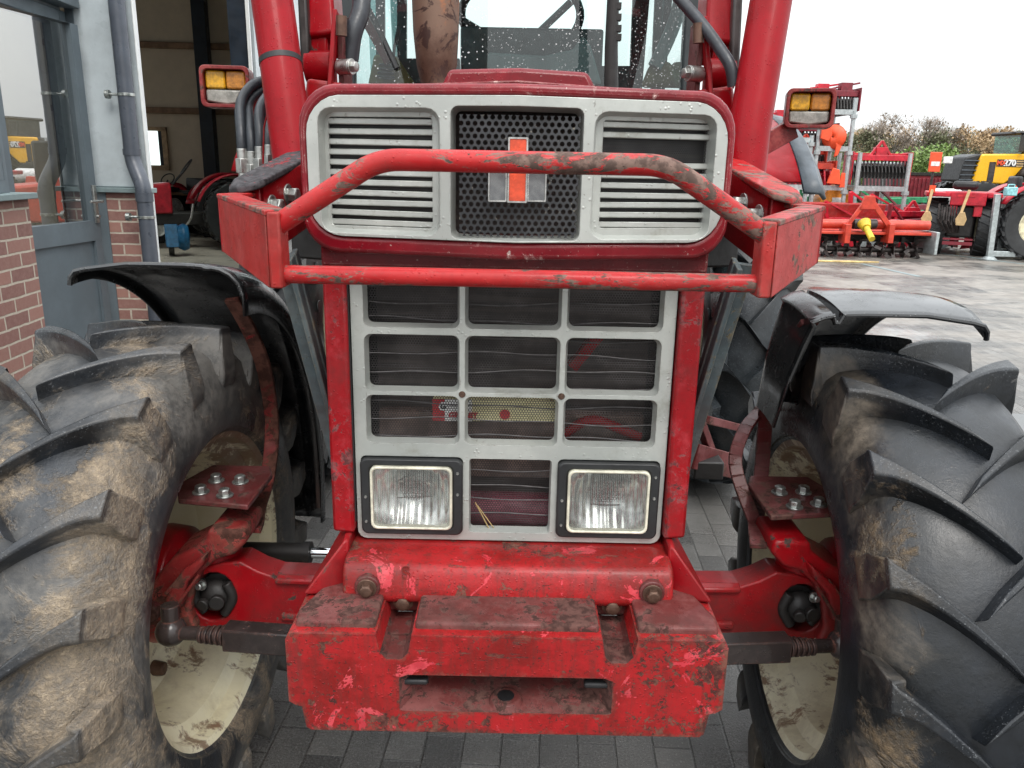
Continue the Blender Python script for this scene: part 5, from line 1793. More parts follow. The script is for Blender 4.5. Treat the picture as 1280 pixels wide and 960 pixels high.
G().bx(HX0 - .1, HX0, 0.2, 14, 0, HH).obj('near_wall', M['hallpanel'], hall)
G().bx(HX0 - .1, 8.6, out_ - .1, 14.1, HH, HH + .12).bx(8.6, 12.4, 5.5, 14.1, HH, HH + .12).bx(12.4, backx + .1, out_ - .1, 14.1, HH, HH + .12).bx(8.6, 12.4, out_ - .1, .2, HH, HH + .12).obj('roof', M['doorgrey'], hall)  # gap left in the unseen roof for light on the floor
G().bx(8.5, 12.5, .1, 5.6, HH + .13, HH + .14).obj('added_roof_light', M['smallglass'], hall)  # unseen pane over the roof gap, added to brighten the hall floor
G().bx(HX0 - .2, backx, out_ - .02, 13.9, .004, .012).obj('floor_slab', M['concrete'], hall)
# rails and columns on the gable
def gw(px, py):
    d = ray(px, py); Mi = WM.inverted(); o = Mi @ CAM; dd = Mi.to_3x3() @ d
    t = (backx - o.x) / dd.x; p = o + dd * t
    return p.y, p.z
g = G()
for py in (58, 139):
    y, z = gw(240, py); g.bx(backx - .10, backx - .01, out_ + .1, 13.9, z - .06, z + .06)
g.obj('wall_rail', M['rail'], hall, bevel=.01)
y, z = gw(262, 120)
G().bx(backx - .35, backx - .11, y - .13, y + .13, 0, HH).obj('steel_column', M['steelblue'], hall, bevel=.004)
y, z = gw(314, 120)
G().bx(backx - .35, backx - .11, y - .12, y + .12, 0, HH).obj('steel_column', M['steelblue'], hall, bevel=.004)
yA, zA = gw(213, 213); yB, zB = gw(166, 158)
wn = G().bx(backx - .05, backx - .005, yA, yA + .10, zA, zB).bx(backx - .05, backx - .005, yA, yB, zA, zA + .10).bx(backx - .05, backx - .005, yA, yB, zB - .08, zB).obj('window', M['wood'], hall)
WIN = plain('daylight_seen_through_window', (.8, .85, .82), .5)
WIN.node_tree.nodes['Principled BSDF'].inputs['Emission Color'].default_value = (.80, .92, .90, 1)
WIN.node_tree.nodes['Principled BSDF'].inputs['Emission Strength'].default_value = .9
yl, _z = gw(201, 200)
G().bx(backx - .03, backx - .008, min(yl, yB), max(yl, yB), zA + .1, zB - .08).obj('pane', WIN, wn)
G().bx(backx - .03, backx - .008, yA + .1, min(yl, yB), zA + .1, zB - .08).obj('pane', M['steelblue'], wn)
G().bx(backx - .4, backx - .1, out_ + .3, 9, 0, .95).obj('low_plinth', M['blackplastic'], hall)

# machines inside the hall -------------------------------------------------
def wheel_geo(c, r, w, n=22, lug=True):
    """simple lugged tyre with its axis along x; returns (tyre, rim) geometry"""
    t = G().lathe([(-w / 2 * .8, r * .55), (-w / 2, r * .75), (-w / 2, r * .92), (-w / 2 * .85, r * .96), (w / 2 * .85, r * .96), (w / 2, r * .92), (w / 2, r * .75), (w / 2 * .8, r * .55)], c=c, axis='x', n=32)
    if lug:
        for k in range(n):
            for s in (-1, 1):
                th = 2 * math.pi * (k + (.5 if s > 0 else 0)) / n
                vs = []
                for (x, lag) in ((s * .0, -.16), (s * w / 2, .0)):
                    for (dw, rr) in ((-.045, .93), (-.03, 1.0), (.03, 1.0), (.045, .93)):
                        a = th + lag + dw * 1.3
                        vs.append((c[0] + x, c[1] - r * rr * math.cos(a), c[2] + r * rr * math.sin(a)))
                t.add(vs, [(0, 1, 5, 4), (1, 2, 6, 5), (2, 3, 7, 6), (0, 3, 2, 1), (4, 5, 6, 7)])
    rm = G()
    for s in (-1, 1):
        rm.lathe([(s * w * .40, r * .56), (s * w * .42, r * .52), (s * w * .2, r * .48), (s * w * .1, r * .2), (s * w * .1, 0)], c=c, axis='x', n=28)
    return t, rm


def small_tractor(name, label, body, loc, rz, rimm='white', group=None, bar=True, scale=1):
    """compact tractor, nose towards -y"""
    t = thing(name, label, 'tractor', group)
    g = G().prism([(-1.5, .62), (-1.55, .85), (-1.42, 1.06), (-.3, 1.14), (-.3, .62)], 0, -.27, .27)
    g.obj('bonnet', M[body], t, bevel=.03, seg=3)
    G().bx(-.22, .22, -1.50, 1.0, .42, .63).obj('chassis', M['dark'], t, bevel=.02)
    G().bx(-.24, .24, -1.575, -1.54, .66, .92).obj('nose_grille', M['black'], t)
    for s in (-1, 1):
        ty, rm = wheel_geo((s * .56, .75, .60), .60, .30)
        wt = ty.obj('rear_tyre', M['rubfar'], t); rm.obj('rim', M[rimm], wt)
        ty, rm = wheel_geo((s * .50, -1.15, .36), .36, .18, 16)
        wt = ty.obj('front_tyre', M['rubfar'], t); rm.obj('rim', M[rimm], wt)
        G().lathe([(s * .38, .66), (s * .38, .70), (s * .70, .70)], c=(0, .75, .60), axis='x', n=16, a0=20, a1=150).obj('mudguard', M[body], t, solid=.02)
        G().cyl((s * .17, -1.57, .95), (s * .17, -1.53, .95), .07, n=16).obj('headlight', M['clearlens'], t)
    G().bx(-.25, .25, .62, 1.02, 1.02, 1.12).bx(-.25, .25, .98, 1.08, 1.1, 1.42).obj('seat', M['black'], t, bevel=.04)
    g = G().tube([(0, -.25, 1.1), (0, .0, 1.38)], .02)
    ringp = [(.17 * math.cos(a), .0 + .1 * math.sin(a), 1.40 + .13 * math.sin(a)) for a in [2 * math.pi * k / 20 for k in range(21)]]
    g.tube(ringp, .014, 8)
    g.obj('steering_wheel', M['black'], t)
    g = G()
    for s in (-1, 1): g.beam((s * .42, 1.05, .6), (s * .42, 1.05, 2.0), .05, .05, (0, 1, 0))
    g.beam((-.42, 1.05, 2.0), (.42, 1.05, 2.0), .05, .05)
    if bar: g.obj('roll_bar', M['black'], t)
    t.location = loc; t.rotation_euler = (0, 0, rz); t.scale = (scale,) * 3
    return t


pA = PZ(255, 292, 0); pB = PZ(236, 296, 0)
small_tractor('compact_tractor', 'dark red tractor with large lugged wheel parked deepest inside the hall', 'farred', (P(236, 250, 14.2).x, 14.2, .012), R(-62), 'steel', bar=False, scale=.98)
small_tractor('compact_tractor', 'small red tractor half hidden behind the brick pier inside the hall', 'farred', (P(212, 250, 15.8).x, 15.8, .012), R(-15), 'white', bar=False, scale=.8)
# blue round implement on its little wheel
bl = thing('rotary_spreader', 'small blue implement with curved grey handle on the hall floor', 'implement')
c = P(227, 272, 14.0)
g = G().lathe([(-.12, .0), (-.12, .22), (0, .28), (.10, .24), (.12, .05), (.12, 0)], c=(0, 0, .38), axis='x', n=26, a0=0, a1=360)
g.prism([(-.3, .2), (-.05, .25), (.05, .62), (-.12, .66)], 0, -.35, -.1)
g.obj('drum_cover', M['blue'], bl, bevel=.02)
G().tube(fillet([(.05, 0, .6), (.18, 0, .75), (.24, 0, 1.05)], .15), .022).obj('handle', M['steel'], bl)
ty, rm = wheel_geo((-.25, 0, .17), .17, .10, 12, False)
q = ty.obj('tyre', M['rubfar'], bl); rm.obj('rim', M['lensrim'], q)
bl.location = (P(228, 280, 13.0).x, 13.0, .012); bl.rotation_euler = (0, 0, R(25)); bl.scale = (.78,) * 3
st = thing('work_stool', 'dark bench with clutter standing against the hall gable wall', 'bench')
G().bx(-1.2, 1.2, -.3, .3, .80, .86).obj('top', M['rail'], st, bevel=.01)
for (x, y) in ((-1.1, -.25), (1.1, -.25), (-1.1, .25), (1.1, .25)): G().bx(x - .04, x + .04, y - .04, y + .04, 0, .8).obj('leg', M['dark'], st)
st.location = (P(240, 230, 16).x, 16.6, .012)
# ------------------------------------------------------------------ yard on the right
# rotary tiller ------------------------------------------------------------
def place(px, py): return PZ(px, py, 0)
tl = thing('rotary_tiller', 'wide orange-red rotary tiller with A-frame and yellow shaft guard standing in front of the racks', 'tiller')
tp = place(1086, 322); D = tp.y
def Lx(px, py, off=0.0):   # local coords in front of the tiller point (plane parallel to the picture)
    p = P(px, py, D + off); return (p.x - tp.x, off, p.z)
x0, x1 = Lx(985, 300)[0], Lx(1160, 300)[0]
zt = Lx(1100, 281)[2]; zf = Lx(1100, 291)[2]; za = Lx(1086, 248)[2]; zr = Lx(1100, 309)[2]
G().cyl((x0, .05, zt), (x1, .05, zt), .085, n=20).obj('main_tube', M['orange'], tl)
G().bx(x0, x1, -.12, .55, zf - .03, zf + .02).obj('rotor_hood', M['orange'], tl, bevel=.01)
G().bx(x0, x1, .50, .56, .25, zf).obj('rear_flap', M['dark'], tl)
G().bx(x1 - .01, x1 + .05, -.3, .6, .10, zf + .05).obj('side_plate', M['plank'] if False else M['galv'], tl, bevel=.01)
rot = G().cyl((x0, .15, zr - .06), (x1, .15, zr - .06), .05, n=12)
k = 0
x = x0 + .1
while x < x1 - .05:
    rot.cyl((x - .008, .15, zr - .06), (x + .008, .15, zr - .06), .13, n=16)
    for j in range(4):
        a = R(j * 90 + k * 34); sd = .10 if j % 2 else -.10
        c = Vector((x, .15, zr - .06)); u = Vector((0, math.cos(a), math.sin(a))); v_ = Vector((0, -math.sin(a), math.cos(a)))
        p1, p2, p3 = c + u * .10, c + u * .24 + v_ * .06, c + u * .27 + v_ * .12 + Vector((sd, 0, 0))
        rot.beam(p1, p2, .014, .06, (1, 0, 0)); rot.beam(p2, p3, .06, .014, tuple(u))
    x += .21; k += 1
rot.obj('tine_rotor', M['darksteel'], tl)
af = G()
ap = Lx(1086, 246, -.1); l_ = Lx(1058, 284, -.1); r_ = Lx(1112, 284, -.1)
af.beam(l_, ap, .07, .05, (0, 1, 0)); af.beam(r_, ap, .09, .06, (0, 1, 0))
af.prism([(ap[0] - .08, ap[2] + .02), (ap[0] + .10, ap[2] + .02), (ap[0] + .16, ap[2] - .22), (ap[0] - .14, ap[2] - .22)], 1, -.14, -.08)
for q in (l_, r_): af.bx(q[0] - .05, q[0] + .05, -.22, .1, q[2] - .28, q[2] + .06)
af.obj('headstock', M['orange'], tl, bevel=.008)
s1, s2 = Lx(1080, 279, -.15), Lx(1090, 299, -.55)
ys = G().cyl(s1, s2, .055, n=14); ys.cyl(s1, Vector(s1) + (Vector(s2) - Vector(s1)) * .3, .12, .08, n=14)
M['yguard'] = plain('yellow_shaft_guard', (.62, .44, .03), .45)
ys.obj('shaft_guard', M['yguard'], tl)
G().cyl(Lx(1066, 280, -.05), Lx(1095, 280, -.05), .09, n=14).obj('gearbox', M['darksteel'], tl, bevel=.01)
tl.location = tp

pk = G().prism([(-.62, .0), (-.5, .05), (.2, .05), (.66, .01), (.3, -.03), (-.5, -.03)], 2, .004, .03)
pk = pk.obj('plank', M['plank'], bevel=.004)
pk.location = place(1052, 328); tag(pk, 'short pale yellow board lying flat in front of the tiller', 'board')

# rear view of the red compact tractor -------------------------------------
rt = thing('compact_tractor', 'small red tractor seen from behind with tan wooden paddles hanging on both lift arms', 'tractor')
bp_ = place(1202, 318); D2 = bp_.y
def L2(px, py, off=0.0):
    p = P(px, py, D2 + off); return (p.x - bp_.x, off, p.z)
for (a, b) in ((1160, 1182), (1216, 1240)):
    xa = L2(a, 290)[0]; xb = L2(b, 290)[0]; r = L2(1170, 247)[2] / 2
    ty, rm = wheel_geo(((xa + xb) / 2, 0, r), r, xb - xa, 20)
    q = ty.obj('rear_tyre', M['rubfar'], rt); rm.obj('rim', M['rimfar'], q)
xa, xb = L2(1190, 240)[0], L2(1229, 240)[0]
G().bx(xa, xb, -.55, -.50, L2(1200, 256)[2], L2(1200, 239)[2]).bx(xa - .1, xb + .1, -.5, .2, L2(1200, 239)[2] - .04, L2(1200, 239)[2]).obj('rear_panel', M['farred'], rt, bevel=.02)
for (a, b) in ((1163, 1191), (1229, 1246)):
    G().bx(L2(a, 240)[0], L2(b, 240)[0], -.5, .5, L2(1200, 246)[2], L2(1200, 240)[2]).obj('mudguard', M['farred'], rt, bevel=.02)
for (a, b) in ((1188, 1196), (1214, 1223)):
    G().bx(L2(a, 260)[0], L2(b, 260)[0], -.52, -.3, L2(1200, 269)[2], L2(1200, 256)[2]).obj('tail_bracket', M['farred'], rt, bevel=.01)
G().bx(L2(1193, 232)[0], L2(1221, 232)[0], -.35, -.1, L2(1200, 237)[2], L2(1200, 226)[2]).obj('seat', M['black'], rt, bevel=.06)
G().bx(L2(1192, 232)[0], L2(1222, 232)[0], -.4, 1.6, .35, L2(1200, 256)[2]).obj('gearbox', M['dark'], rt, bevel=.04)
g = G()
for k in range(9): g.tube([L2(1194 + 3 * k, 256 + (k * 7) % 5, -.5), L2(1195 + 3 * k, 275 + (k * 5) % 9, -.6), L2(1198 + 2 * k, 292, -.5)], .02, 6)
g.obj('linkage', M['darksteel'], rt)
for (a, b) in ((1190, 1184), (1232, 1223)):
    p0 = L2(a, 238, -.62); p1 = L2(b + 1, 268, -.7); p2 = L2(b, 283, -.72)
    g = G().beam(p0, p1, .05, .03, (0, 1, 0))
    x_, z0_, z1_ = p2[0], p2[2], p1[2]
    g.prism([(x_ - .03, z1_ + .03), (x_ + .05, z1_ + .03), (x_ + .10, z1_ - .10), (x_ + .07, z0_), (x_ - .07, z0_), (x_ - .09, z1_ - .10)], 1, -.74, -.70)
    g.obj('paddle', M['tan'], rt, bevel=.008)
G().bx(L2(1178, 300)[0], L2(1210, 300)[0], -.75, -.70, L2(1200, 303)[2], L2(1200, 299)[2]).bx(L2(1178, 300)[0], L2(1210, 300)[0], -.75, -.70, L2(1200, 297)[2], L2(1200, 295)[2]).obj('draw_bar', M['farmaroon'], rt)
G().bx(L2(1205, 250)[0] - .15, L2(1205, 250)[0] + .15, -.56, -.552, L2(1200, 243)[2] - .03, L2(1200, 243)[2]).obj('decal', M['cardred'], rt)
g = G(); g.bx(L2(1166, 234)[0], L2(1173, 234)[0], -.55, -.5, L2(1200, 241)[2], L2(1200, 232)[2]); g.obj('tail_light', M['orangebright'], rt)
rt.location = bp_; rt.rotation_euler = (0, 0, -R(24))

# second tractor at the frame edge ----------------------------------------
r2 = small_tractor('compact_tractor', 'red tractor with big cream rim cut off by the right edge of the picture', 'farred', (P(1284, 290, 15.6).x + .74, 15.5, 0), R(78), 'rimfar', bar=False, scale=1.06)
cn = thing('jerry_can', 'light blue plastic jerry can standing on the tractor at the right edge', 'can')
G().bx(-.17, .17, -.1, .1, 0, .26).obj('can_body', M['cyan'], cn, bevel=.03)
G().tube(fillet([(-.1, 0, .26), (-.1, 0, .33), (.1, 0, .33), (.1, 0, .26)], .04), .018).obj('handle', M['cyan'], cn)
G().cyl((.13, 0, .26), (.13, 0, .30), .03).obj('cap', M['orangebright'], cn)
pc_ = P(1266, 247, 14.6); cn.location = (pc_.x + .15, 14.95, pc_.z + .02); cn.scale = (.6,) * 3

# galvanised gate -----------------------------------------------------------
gt = thing('barrier_frame', 'galvanised steel barrier frame with two upright posts at right edge', 'barrier')
g0 = place(1236, 324); D3 = g0.y
def L3(px, py, off=0.0):
    p = P(px, py, D3 + off); return (p.x - g0.x, off, p.z)
G().beam(L3(1236, 324), L3(1247, 243), .10, .07, (0, 1, 0)).obj('post', M['galv'], gt, bevel=.006)
G().beam(L3(1247, 318, .3), L3(1255, 243, .3), .08, .06, (0, 1, 0)).obj('post', M['galv'], gt, bevel=.006)
G().beam(L3(1240, 317), L3(1420, 322), .07, .10).obj('rail', M['galv'], gt, bevel=.006)
G().beam(L3(1250, 312, .3), L3(1420, 316, .3), .06, .04).obj('rail', M['galv'], gt, bevel=.006)
G().cyl((0, 0, 0), (0, 0, .05), .14, .08, n=16).obj('foot', M['galv'], gt)
gt.location = g0

# yellow tractor ------------------------------------------------------------
yt = thing('tractor', 'yellow tractor with black sloping grille and dark cab parked behind the red ones', 'tractor')
DY = 21.0
y0_ = P(1235, 240, DY)
def L4(px, py, off=0.0):
    p = P(px, py, DY + off); return (p.x - y0_.x, off, p.z)
def poly4(pl): return [(L4(a, b)[0], L4(a, b)[2]) for a, b in pl]
G().prism(poly4([(1196, 228), (1208, 193), (1212, 192), (1268, 192), (1273, 203), (1262, 212), (1236, 230)]), 1, 0, 1.0).obj('bonnet', M['faryellow'], yt, bevel=.04, seg=3)
G().prism(poly4([(1180, 226), (1189, 196), (1205, 192), (1212, 192), (1204, 200), (1196, 228)]), 1, .03, .97).obj('nose', M['black'], yt, bevel=.04)
g = G()
for k in range(5):
    a_ = L4(1181 + 1.9 * k, 224 - 6 * k, -.01); b_ = L4(1198 + 2 * k, 224 - 6 * k, -.01)
    g.bx(a_[0], b_[0], .0, .04, a_[2] - .012, a_[2] + .012)
g.obj('grille_bars', M['greyplastic'], yt)
G().bx(L4(1217, 210)[0], L4(1225, 210)[0], -.008, .02, L4(1220, 227)[2], L4(1220, 202)[2]).obj('side_vent', M['darksteel'], yt)
dec = G().bx(L4(1227, 205)[0], L4(1262, 205)[0], -.012, .005, L4(1240, 208)[2], L4(1240, 199)[2]).obj('decal', M['blackplastic'], yt)
p = L4(1240, 203.5)
for (txt, xo, mm) in (('MX', 1232.5, 'orangebright'), ('270', 1243, 'white')):
    p = L4(xo, 203.6)
    textmesh(txt, .20 if txt != 'MX' else .15, .004, 'lettering', M[mm], dec, Matrix.Translation((p[0], -.02, p[2])) @ Matrix.Rotation(R(90), 4, 'X'), .008)
g = G()
for k in range(3): g.bx(L4(1252, 200)[0], L4(1261, 200)[0], -.016, -.010, L4(1250, 201 + 3 * k)[2] - .02, L4(1250, 201 + 3 * k)[2] + .01)
g.obj('decal_stripe', M['tan'], dec)
cf = G()
for (a, b) in ((1262, 1258), (1285, 1285)):
    for o in (.1, 1.3): cf.beam(L4(a, 200, o), L4(b + 4, 166, o), .07, .07, (0, 1, 0))
cf.beam(L4(1262, 166, .1), L4(1289, 166, .1), .07, .07).beam(L4(1262, 166, 1.3), L4(1289, 166, 1.3), .07, .07).beam(L4(1262, 166, .1), L4(1262, 166, 1.3), .07, .07)
cf.obj('cab_frame', M['black'], yt)
G().bx(L4(1258, 170)[0], L4(1320, 170)[0], .05, 1.4, L4(1260, 168)[2], L4(1260, 163)[2]).obj('cab_roof', M['dark'], yt, bevel=.05)
G().prism(poly4([(1258, 199), (1262, 168), (1320, 168), (1320, 215), (1270, 215)]), 1, .12, 1.28).obj('cab_glass', M['sideglass'], yt)
G().bx(L4(1258, 180)[0], L4(1262, 180)[0], -.15, .1, L4(1260, 190)[2], L4(1260, 168)[2]).obj('mirror', M['black'], yt, bevel=.02)
G().beam(L4(1246, 166, .3), L4(1262, 165, .3), .04, .04).obj('mirror_arm', M['darksteel'], yt)
for (px_, r, wd) in ((1205, .68, .45), (1292, .98, .55)):
    q = L4(px_, 240)
    for yy_ in (-.05, 1.3):
        ty, rm = wheel_geo((0, 0, 0), r, wd, 22)
        Mx = Matrix.Translation((q[0], yy_, r)) @ Matrix.Rotation(R(90), 4, 'Z')
        w_ = ty.xf(Mx).obj('tyre', M['rubfar'], yt); rm.xf(Mx).obj('rim', M['rimfar'], w_)
G().bx(L4(1195, 240)[0], L4(1300, 240)[0], .3, .9, .5, L4(1200, 226)[2]).obj('chassis', M['dark'], yt, bevel=.05)
G().lathe([(-.3, 1.05), (.3, 1.05)], c=(L4(1292, 240)[0], 0, .98), axis='y', n=16, a0=10, a1=150).obj('mudguard', M['darksteel'], yt, solid=.03)
yt.location = (y0_.x + .38, DY, 0)
# fix heights: parts were measured with z absolute
# orange flashing lamp board of a neighbouring machine
ob = thing('warning_board', 'small orange and white warning board on a post left of the yellow tractor', 'sign')
q = P(1169, 202, 20.0)
G().bx(-.14, .14, -.02, .02, q.z - .24, q.z + .22).obj('board', M['orangebright'], ob, bevel=.01)
G().bx(.2, .42, .0, .05, q.z - .04, q.z + .12).obj('white_box', M['white'], ob, bevel=.02)
G().bx(-.1, .1, -.028, -.021, q.z - .10, q.z - .0).obj('board_stripe', M['white'], ob)
G().cyl((0, 0.03, 0), (0, 0.03, q.z), .03).obj('post', M['darksteel'], ob)
ob.location = (q.x, 20, 0)
for i, (pxx, pyy, w_, lab) in enumerate(((1183, 236, .22, 'long white plastic tank left of the yellow tractor nose'),)):
    q = P(pxx, pyy, 18)
    tk = thing('plastic_tank', lab, 'tank')
    G().cyl((-w_, 0, 1.05), (w_, 0, 1.05), .16, n=18).sphere((-w_, 0, 1.05), .16).sphere((w_, 0, 1.05), .16).obj('tank_body', M['white'], tk)
    G().bx(-w_, w_, -.12, .12, 0, .9).obj('stand', M['dark'], tk)
    tk.location = (q.x, 18, 0)

# racks ----------------------------------------------------------------------
def rack(px0, px1, Dr, levels, top0, top1, label, depth=1.1):
    rk = thing('storage_rack', label, 'rack', 'galvanised racks')
    a = P(px0, 250, Dr); b = P(px1, 250, Dr)
    for (x, t) in ((a.x, top0), (b.x, top1)):
        for y in (0, depth):
            G().tube([(x - a.x, y, 0), (x - a.x, y, t)], .045, 10).obj('post', M['galv'], rk)
    for z in levels:
        G().beam((0, 0, z), (b.x - a.x, 0, z), .05, .10).obj('beam', M['galv'], rk)
        G().beam((0, depth, z), (b.x - a.x, depth, z), .05, .10).obj('beam', M['galv'], rk)
        G().beam((0, 0, z), (0, depth, z), .05, .08).beam((b.x - a.x, 0, z), (b.x - a.x, depth, z), .05, .08).obj('beam', M['galv'], rk)
    for x in (0, b.x - a.x):
        g = G()
        for z in levels: g.cyl((x, 0, z - .12), (x, 0, z - .04), .075, n=10)
        g.obj('coupler', M['galv'], rk)
    rk.location = (a.x, Dr, 0)
    return rk, a.x, b.x


DR = 17.5
def zr_(py, d=DR): return P(1050, py, d).z
rack(1014, 1054, DR, [zr_(235), zr_(186), zr_(140)], zr_(158), zr_(122), 'tall galvanised rack holding red implements on three levels beside the indicator lamp')
rack(955, 1006, DR, [zr_(235), zr_(176)], zr_(150), zr_(170), 'galvanised rack half hidden behind the right loader post')
rack(1068, 1130, DR, [zr_(235)], zr_(190), zr_(190), 'low galvanised rack carrying the wide roller implement')


def harrow(name, label, w, frame, roll, loc, teeth='darksteel', nteeth=14, h=.55, head=True):
    """wide tool: box frame, roller, tines, top link"""
    t = thing(name, label, 'implement', 'harrows and cultivators on the racks')
    G().beam((-w / 2, 0, h), (w / 2, 0, h), .14, .12).obj('frame', M[frame], t, bevel=.01)
    G().cyl((-w / 2, .2, h - .18), (w / 2, .2, h - .18), .10, n=14).obj('roller', M[roll], t)
    g = G()
    for k in range(nteeth):
        x = -w / 2 + w * (k + .5) / nteeth
        g.beam((x, -.02, h - .05), (x + .03, -.08, .04), .035, .02, (0, 1, 0)); g.cyl((x - .01, .02, h - .30), (x + .01, .02, h - .30), .14, n=10)
    g.obj('tines', M[teeth], t)
    g = G()
    if head: g.beam((-.25, 0, h), (0, 0, h + .35), .05, .05, (0, 1, 0)).beam((.25, 0, h), (0, 0, h + .35), .05, .05, (0, 1, 0))
    else: g.beam((-w * .4, 0, h + .12), (w * .55, 0, h + .22), .04, .04)
    g.beam((-w / 2, .1, h + .08), (w / 2, .1, h + .08), .04, .04); g.bx(-.12, .12, -.06, .14, h + .0, h + .22)
    g.obj('headstock', M[frame], t, bevel=.005)
    for s in (-1, 1): G().bx(*sorted((s * w / 2, s * (w / 2 + .03))), -.15, .35, .05, h + .12).obj('end_plate', M[frame], t, bevel=.01)
    t.location = loc
    return t


def xr(px): return P(px, 220, DR + .5).x
harrow('disc_harrow', 'wide grey roller implement with red end plates on the low rack', xr(1133) - xr(1062), 'farred', 'galv', ((xr(1097)), DR + .5, zr_(234)), 'dark', 16, .62)
harrow('power_harrow', 'orange-red seed drill on the lowest rack level behind the lamp', xr(1024) - xr(975), 'orange', 'farmaroon', (xr(1000), DR + .4, zr_(234)), 'darksteel', 14, .72)
harrow('power_harrow', 'dark red harrow on the middle level of the tall rack', xr(1040) - xr(982), 'farmaroon', 'dark', (xr(1008), DR + .5, zr_(185)), 'dark', 14, .40)
harrow('cultivator', 'dark cultivator with red bar on the top of the tall rack', xr(1058) - xr(1028), 'farmaroon', 'dark', (xr(1044), DR + .5, zr_(140)), 'dark', 8, .40, head=False)
harrow('cultivator', 'thin red frame resting highest above the indicator lamp', xr(1040) - xr(1000), 'farred', 'farred', (xr(1024), DR + .9, zr_(124)), 'farred', 5, .16, head=False)
harrow('cultivator', 'thin red frame next to the right loader post', .9, 'farred', 'farred', (xr(976), DR + .9, zr_(168)), 'farred', 5, .30, head=False)
# orange disc unit hanging in the rack
od = thing('ridging_disc', 'bright orange curved ridging body hung on the rack post', 'implement')
G().lathe([(0, .02), (.03, .16), (.09, .26), (.12, .30)], axis='x', n=22).xf(Matrix.Rotation(R(55), 4, 'Z')).obj('disc', M['orangebright'], od, solid=.015)
G().prism([(-.30, .30), (-.12, .34), (-.02, .05), (-.10, -.12), (-.32, -.05)], 1, -.04, .0).prism([(.05, -.1), (.28, -.12), (.18, -.45), (.08, -.5), (.10, -.2)], 1, -.03, .01).obj('mouldboard', M['orangebright'], od, bevel=.02)
q = P(1041, 171, DR - .1); od.location = q; od.scale = (.82, .82, .82)
od2 = thing('ridging_disc', 'small orange triangular share lying at the foot of the rack level', 'implement')
G().prism([(-.14, -.12), (.16, -.14), (.10, .16), (-.04, .20)], 1, -.03, .02).prism([(.14, -.2), (.26, -.2), (.24, .1), (.16, .1)], 1, 0, .03).obj('share', M['orangebright'], od2, bevel=.01)
od2.location = P(1042, 222, DR - .15)
# spring-tine heap, ploughs and other implements on the ground behind the tiller
def plough(loc, rz, colr, label, sc=1.0, n=3):
    t = thing('plough', label, 'plough', 'ploughs standing in the yard')
    G().beam((-1.1, 0, .75), (1.1, .25, .75), .10, .12).obj('beam', M[colr], t, bevel=.01)
    for k in range(n):
        x = -.9 + 1.8 * k / max(1, n - 1)
        G().beam((x, .05 + .1 * k, .75), (x + .10, 0, .15), .06, .10, (0, 1, 0)).obj('leg', M[colr], t)
        G().prism([(x - .05, .02), (x + .45, .10), (x + .50, .40), (x + .25, .46), (x + .02, .22)], 1, -.06, -.02).obj('mouldboard', M['galv'] if k % 2 else M[colr], t, bevel=.01)
    g = G().beam((-1.1, 0, .7), (-1.2, -.1, 1.2), .07, .07, (0, 1, 0)).beam((-1.2, -.1, 1.2), (-.4, .1, .8), .04, .04)
    g.obj('headstock', M[colr], t)
    t.location = loc; t.rotation_euler = (0, 0, rz); t.scale = (sc,) * 3
    return t


def gp(px, D): return (P(px, 300, D).x, D, 0)
plough(gp(1118, 16.6), R(8), 'farred', 'red plough with bright boards just behind the tiller headstock', .95)
plough(gp(1150, 17.0), R(-14), 'farred', 'red plough leaning toward the small red tractor wheel', .9)
plough(gp(1135, 18.9), R(20), 'farmaroon', 'maroon plough under the low rack', 1.0, 4)
plough(gp(1065, 19.4), R(-5), 'fargreen', 'green plough frame seen below the rack beam', 1.15, 4)
plough(gp(1105, 20.4), R(10), 'fargreen', 'second green plough frame farther behind the low rack', 1.15, 4)
plough(gp(1010, 16.9), R(-12), 'farred', 'red plough mostly hidden behind the bull bar corner', 1.0)
pbx = thing('seed_box', 'long pink-red faded hopper behind the tiller tube', 'implement')
G().prism([(-.2, .55), (.2, .55), (.28, .92), (-.28, .92)], 0, -1.05, .55).obj('hopper', M['plate'], pbx, bevel=.02)
for s in (-1, .5): G().bx(s * .9 - .04, s * .9 + .04, -.15, .15, 0, .56).obj('leg', M['dark'], pbx)
pbx.location = gp(1060, 16.4)
plough(gp(1046, 16.3), R(25), 'farred', 'small red plough right of the orange machine behind the tiller', .75)
plough(gp(1092, 15.9), R(-20), 'farred', 'low red plough close behind the right half of the tiller', .8, 4)
plough(gp(1142, 16.0), R(30), 'farmaroon', 'dark red plough touching the left tyre of the small tractor', .8, 4)
harrow('disc_harrow', 'red frame harrow with dark tines low behind the tiller tube', 1.9, 'farred', 'dark', (P(1128, 250, 17.4).x, 16.9, 0), 'darksteel', 11, .62)
harrow('power_harrow', 'bright red toothed harrow on the rack level left of the orange shares', 1.5, 'orange', 'farred', (P(1000, 220, DR).x, DR + .2, zr_(234) + .0), 'farred', 12, .42)
